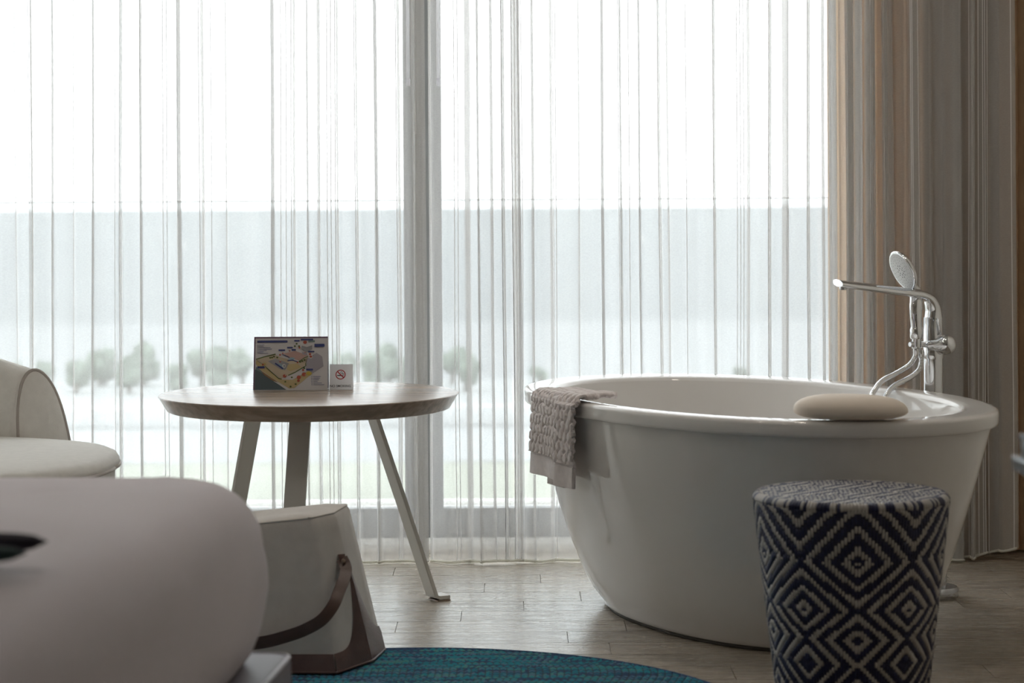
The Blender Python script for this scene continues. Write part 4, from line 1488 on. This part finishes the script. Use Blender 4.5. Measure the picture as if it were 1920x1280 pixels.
for r_i in range(nr):
    y_ = -RR + (r_i + 0.5) * rp_
    if abs(y_) > RR - 0.006: continue
    hw = math.sqrt((RR - 0.004) ** 2 - y_ * y_)
    n_ = int(2 * hw / sp2)
    cur = random.randrange(5); left = 0
    for c_ in range(n_):
        if left <= 0:
            cur = random.choices(range(5), (4, 3, 2, 2, 3))[0]; left = random.randint(1, 7)
        left -= 1
        xa = -hw + c_ * 2 * hw / n_ + (0.5 * sp2 if r_i % 2 else 0); xb = xa + sp2 * 0.98
        if xb > hw: xb = hw
        if xb - xa < 0.004: continue
        zz = 0.0072
        tilt = 0.0022 * (1 if r_i % 2 else -1)
        o = len(vs)
        for x_, hh, ww in ((xa, 0.0006, 0.7), ((xa + xb) / 2, 0.0036, 1.0), (xb, 0.0006, 0.7)):
            dy_ = tilt * ((x_ - xa) / (xb - xa) - 0.5)
            vs.append((RC.x + x_, RC.y + y_ - rp_ * 0.48 * ww + dy_, zz)); vs.append((RC.x + x_, RC.y + y_ + dy_, zz + hh)); vs.append((RC.x + x_, RC.y + y_ + rp_ * 0.48 * ww + dy_, zz))
        for k_ in range(2):
            for j in range(2):
                a = o + k_ * 3 + j
                fs.append((a, a + 3, a + 4, a + 1)); mi.append(cur if random.random() > 0.12 else random.randrange(5))
wv_ = mesh('weave', vs, fs, rugm, rug, True, mi); wv_['kind'] = 'stuff'
edge = [RC + Vector(((RR - 0.003) * math.cos(2 * PI * k_ / 160), (RR - 0.003) * math.sin(2 * PI * k_ / 160), 0.006)) for k_ in range(161)]
tube('edge_binding', edge, 0.005, rugm[0], rug, 8)

# ------------------------------------------------------------------ desk at the right edge
dcx = ray(1896.5, 853)[0]
dk0 = 3.29
DXL = dcx * dk0
ZD = at(1896.5, 853, dk0).z
desk = thing('desk', (1.24, 2.75, 0), 'dark lacquered desk with a shiny pale metal edge by the right wall', 'desk')
box('desk_top', DXL + 0.004, XR - 0.02, 2.20, dk0 - 0.004, ZD - 0.020, ZD - 0.001, M_desk, desk, 0.002)
box('edge_strip', DXL, DXL + 0.005, 2.20, dk0, ZD - 0.020, ZD, M_desk_edge, desk, 0.0015)
box('edge_strip', DXL, XR - 0.02, dk0 - 0.005, dk0, ZD - 0.020, ZD, M_desk_edge, desk, 0.0015)
for yy_ in (2.24, dk0 - 0.10):
    box('leg', DXL + 0.05, DXL + 0.10, yy_, yy_ + 0.05, 0.0, ZD - 0.02, M_desk, desk, 0.003)
    box('leg', XR - 0.10, XR - 0.05, yy_, yy_ + 0.05, 0.0, ZD - 0.02, M_desk, desk, 0.003)
box('apron', DXL + 0.06, XR - 0.06, dk0 - 0.085, dk0 - 0.065, ZD - 0.12, ZD - 0.02, M_desk, desk, 0.002)
tb = thing('desk_tray', (DXL + 0.12, 3.16, ZD), 'small black leather box on the dark desk', 'box')
tx0 = ray(1913, 850)[0] * 3.24
box('box_body', tx0, tx0 + 0.20, 3.08, 3.24, ZD, ZD + 0.028, M_black, tb, 0.004)
box('box_lid', tx0 - 0.002, tx0 + 0.202, 3.078, 3.242, ZD + 0.0275, ZD + 0.037, M_black, tb, 0.003)

# ------------------------------------------------------------------ unseen ceiling lights above the frame, added to lift the interior
M_fill, nt, out = new_mat('fill_diffuser')
em = nt.nodes.new('ShaderNodeEmission'); em.inputs[0].default_value = (1.0, 0.78, 0.58, 1); em.inputs[1].default_value = 0.25  # added front fill from behind the camera, no such fixture in view
nt.links.new(em.outputs[0], out.inputs[0])
for (lx, ly, lab) in ((-1.2, 1.0, 'round added fill lamp on the ceiling above the pillows of the bed'), (0.8, 0.9, 'round added fill lamp on the ceiling above the desk')):
    d_ = thing('fill_lamp', (lx, ly, ZC), lab, 'fill lamp', 'added fill lamps')
    lathe('ceiling_plate', [(0.20, 0.0), (0.21, -0.004), (0.21, -0.02), (0.20, -0.022)], (lx, ly, ZC), M_ceil, d_, 40)
    lathe('diffuser', [(0.235, -0.020), (0.24, -0.03), (0.24, -0.11), (0.22, -0.125), (0.0, -0.13)], (lx, ly, ZC), M_fill, d_, 40, cap1=False)
M_spot, nt, out = new_mat('downlight_bulb')
em = nt.nodes.new('ShaderNodeEmission'); em.inputs[0].default_value = (1.0, 0.88, 0.77, 1); em.inputs[1].default_value = 55.0
nt.links.new(em.outputs[0], out.inputs[0])  # tub pair follows warm glints on the rim; other two are added fill
for (lx, ly, lab) in ((0.35, 5.95, 'recessed warm downlight above the towel end of the bathtub'), (0.90, 5.45, 'recessed warm downlight above the tub filler end of the bathtub'),
                      (-0.75, 5.1, 'recessed downlight added as fill above the pouf and rug'), (-1.3, 3.6, 'recessed downlight added as fill above the bed')):
    d_ = thing('downlight', (lx, ly, ZC), lab, 'ceiling light', 'recessed ceiling downlights')
    lathe('trim_ring', [(0.072, 0.0), (0.088, -0.001), (0.090, -0.005), (0.074, -0.007), (0.072, -0.002)], (lx, ly, ZC), M_ceil, d_, 32, cap0=False, cap1=False)
    lathe('bulb', [(0.0, -0.0035), (0.070, -0.003), (0.072, -0.001)], (lx, ly, ZC), M_spot, d_, 24, cap0=False, cap1=False)
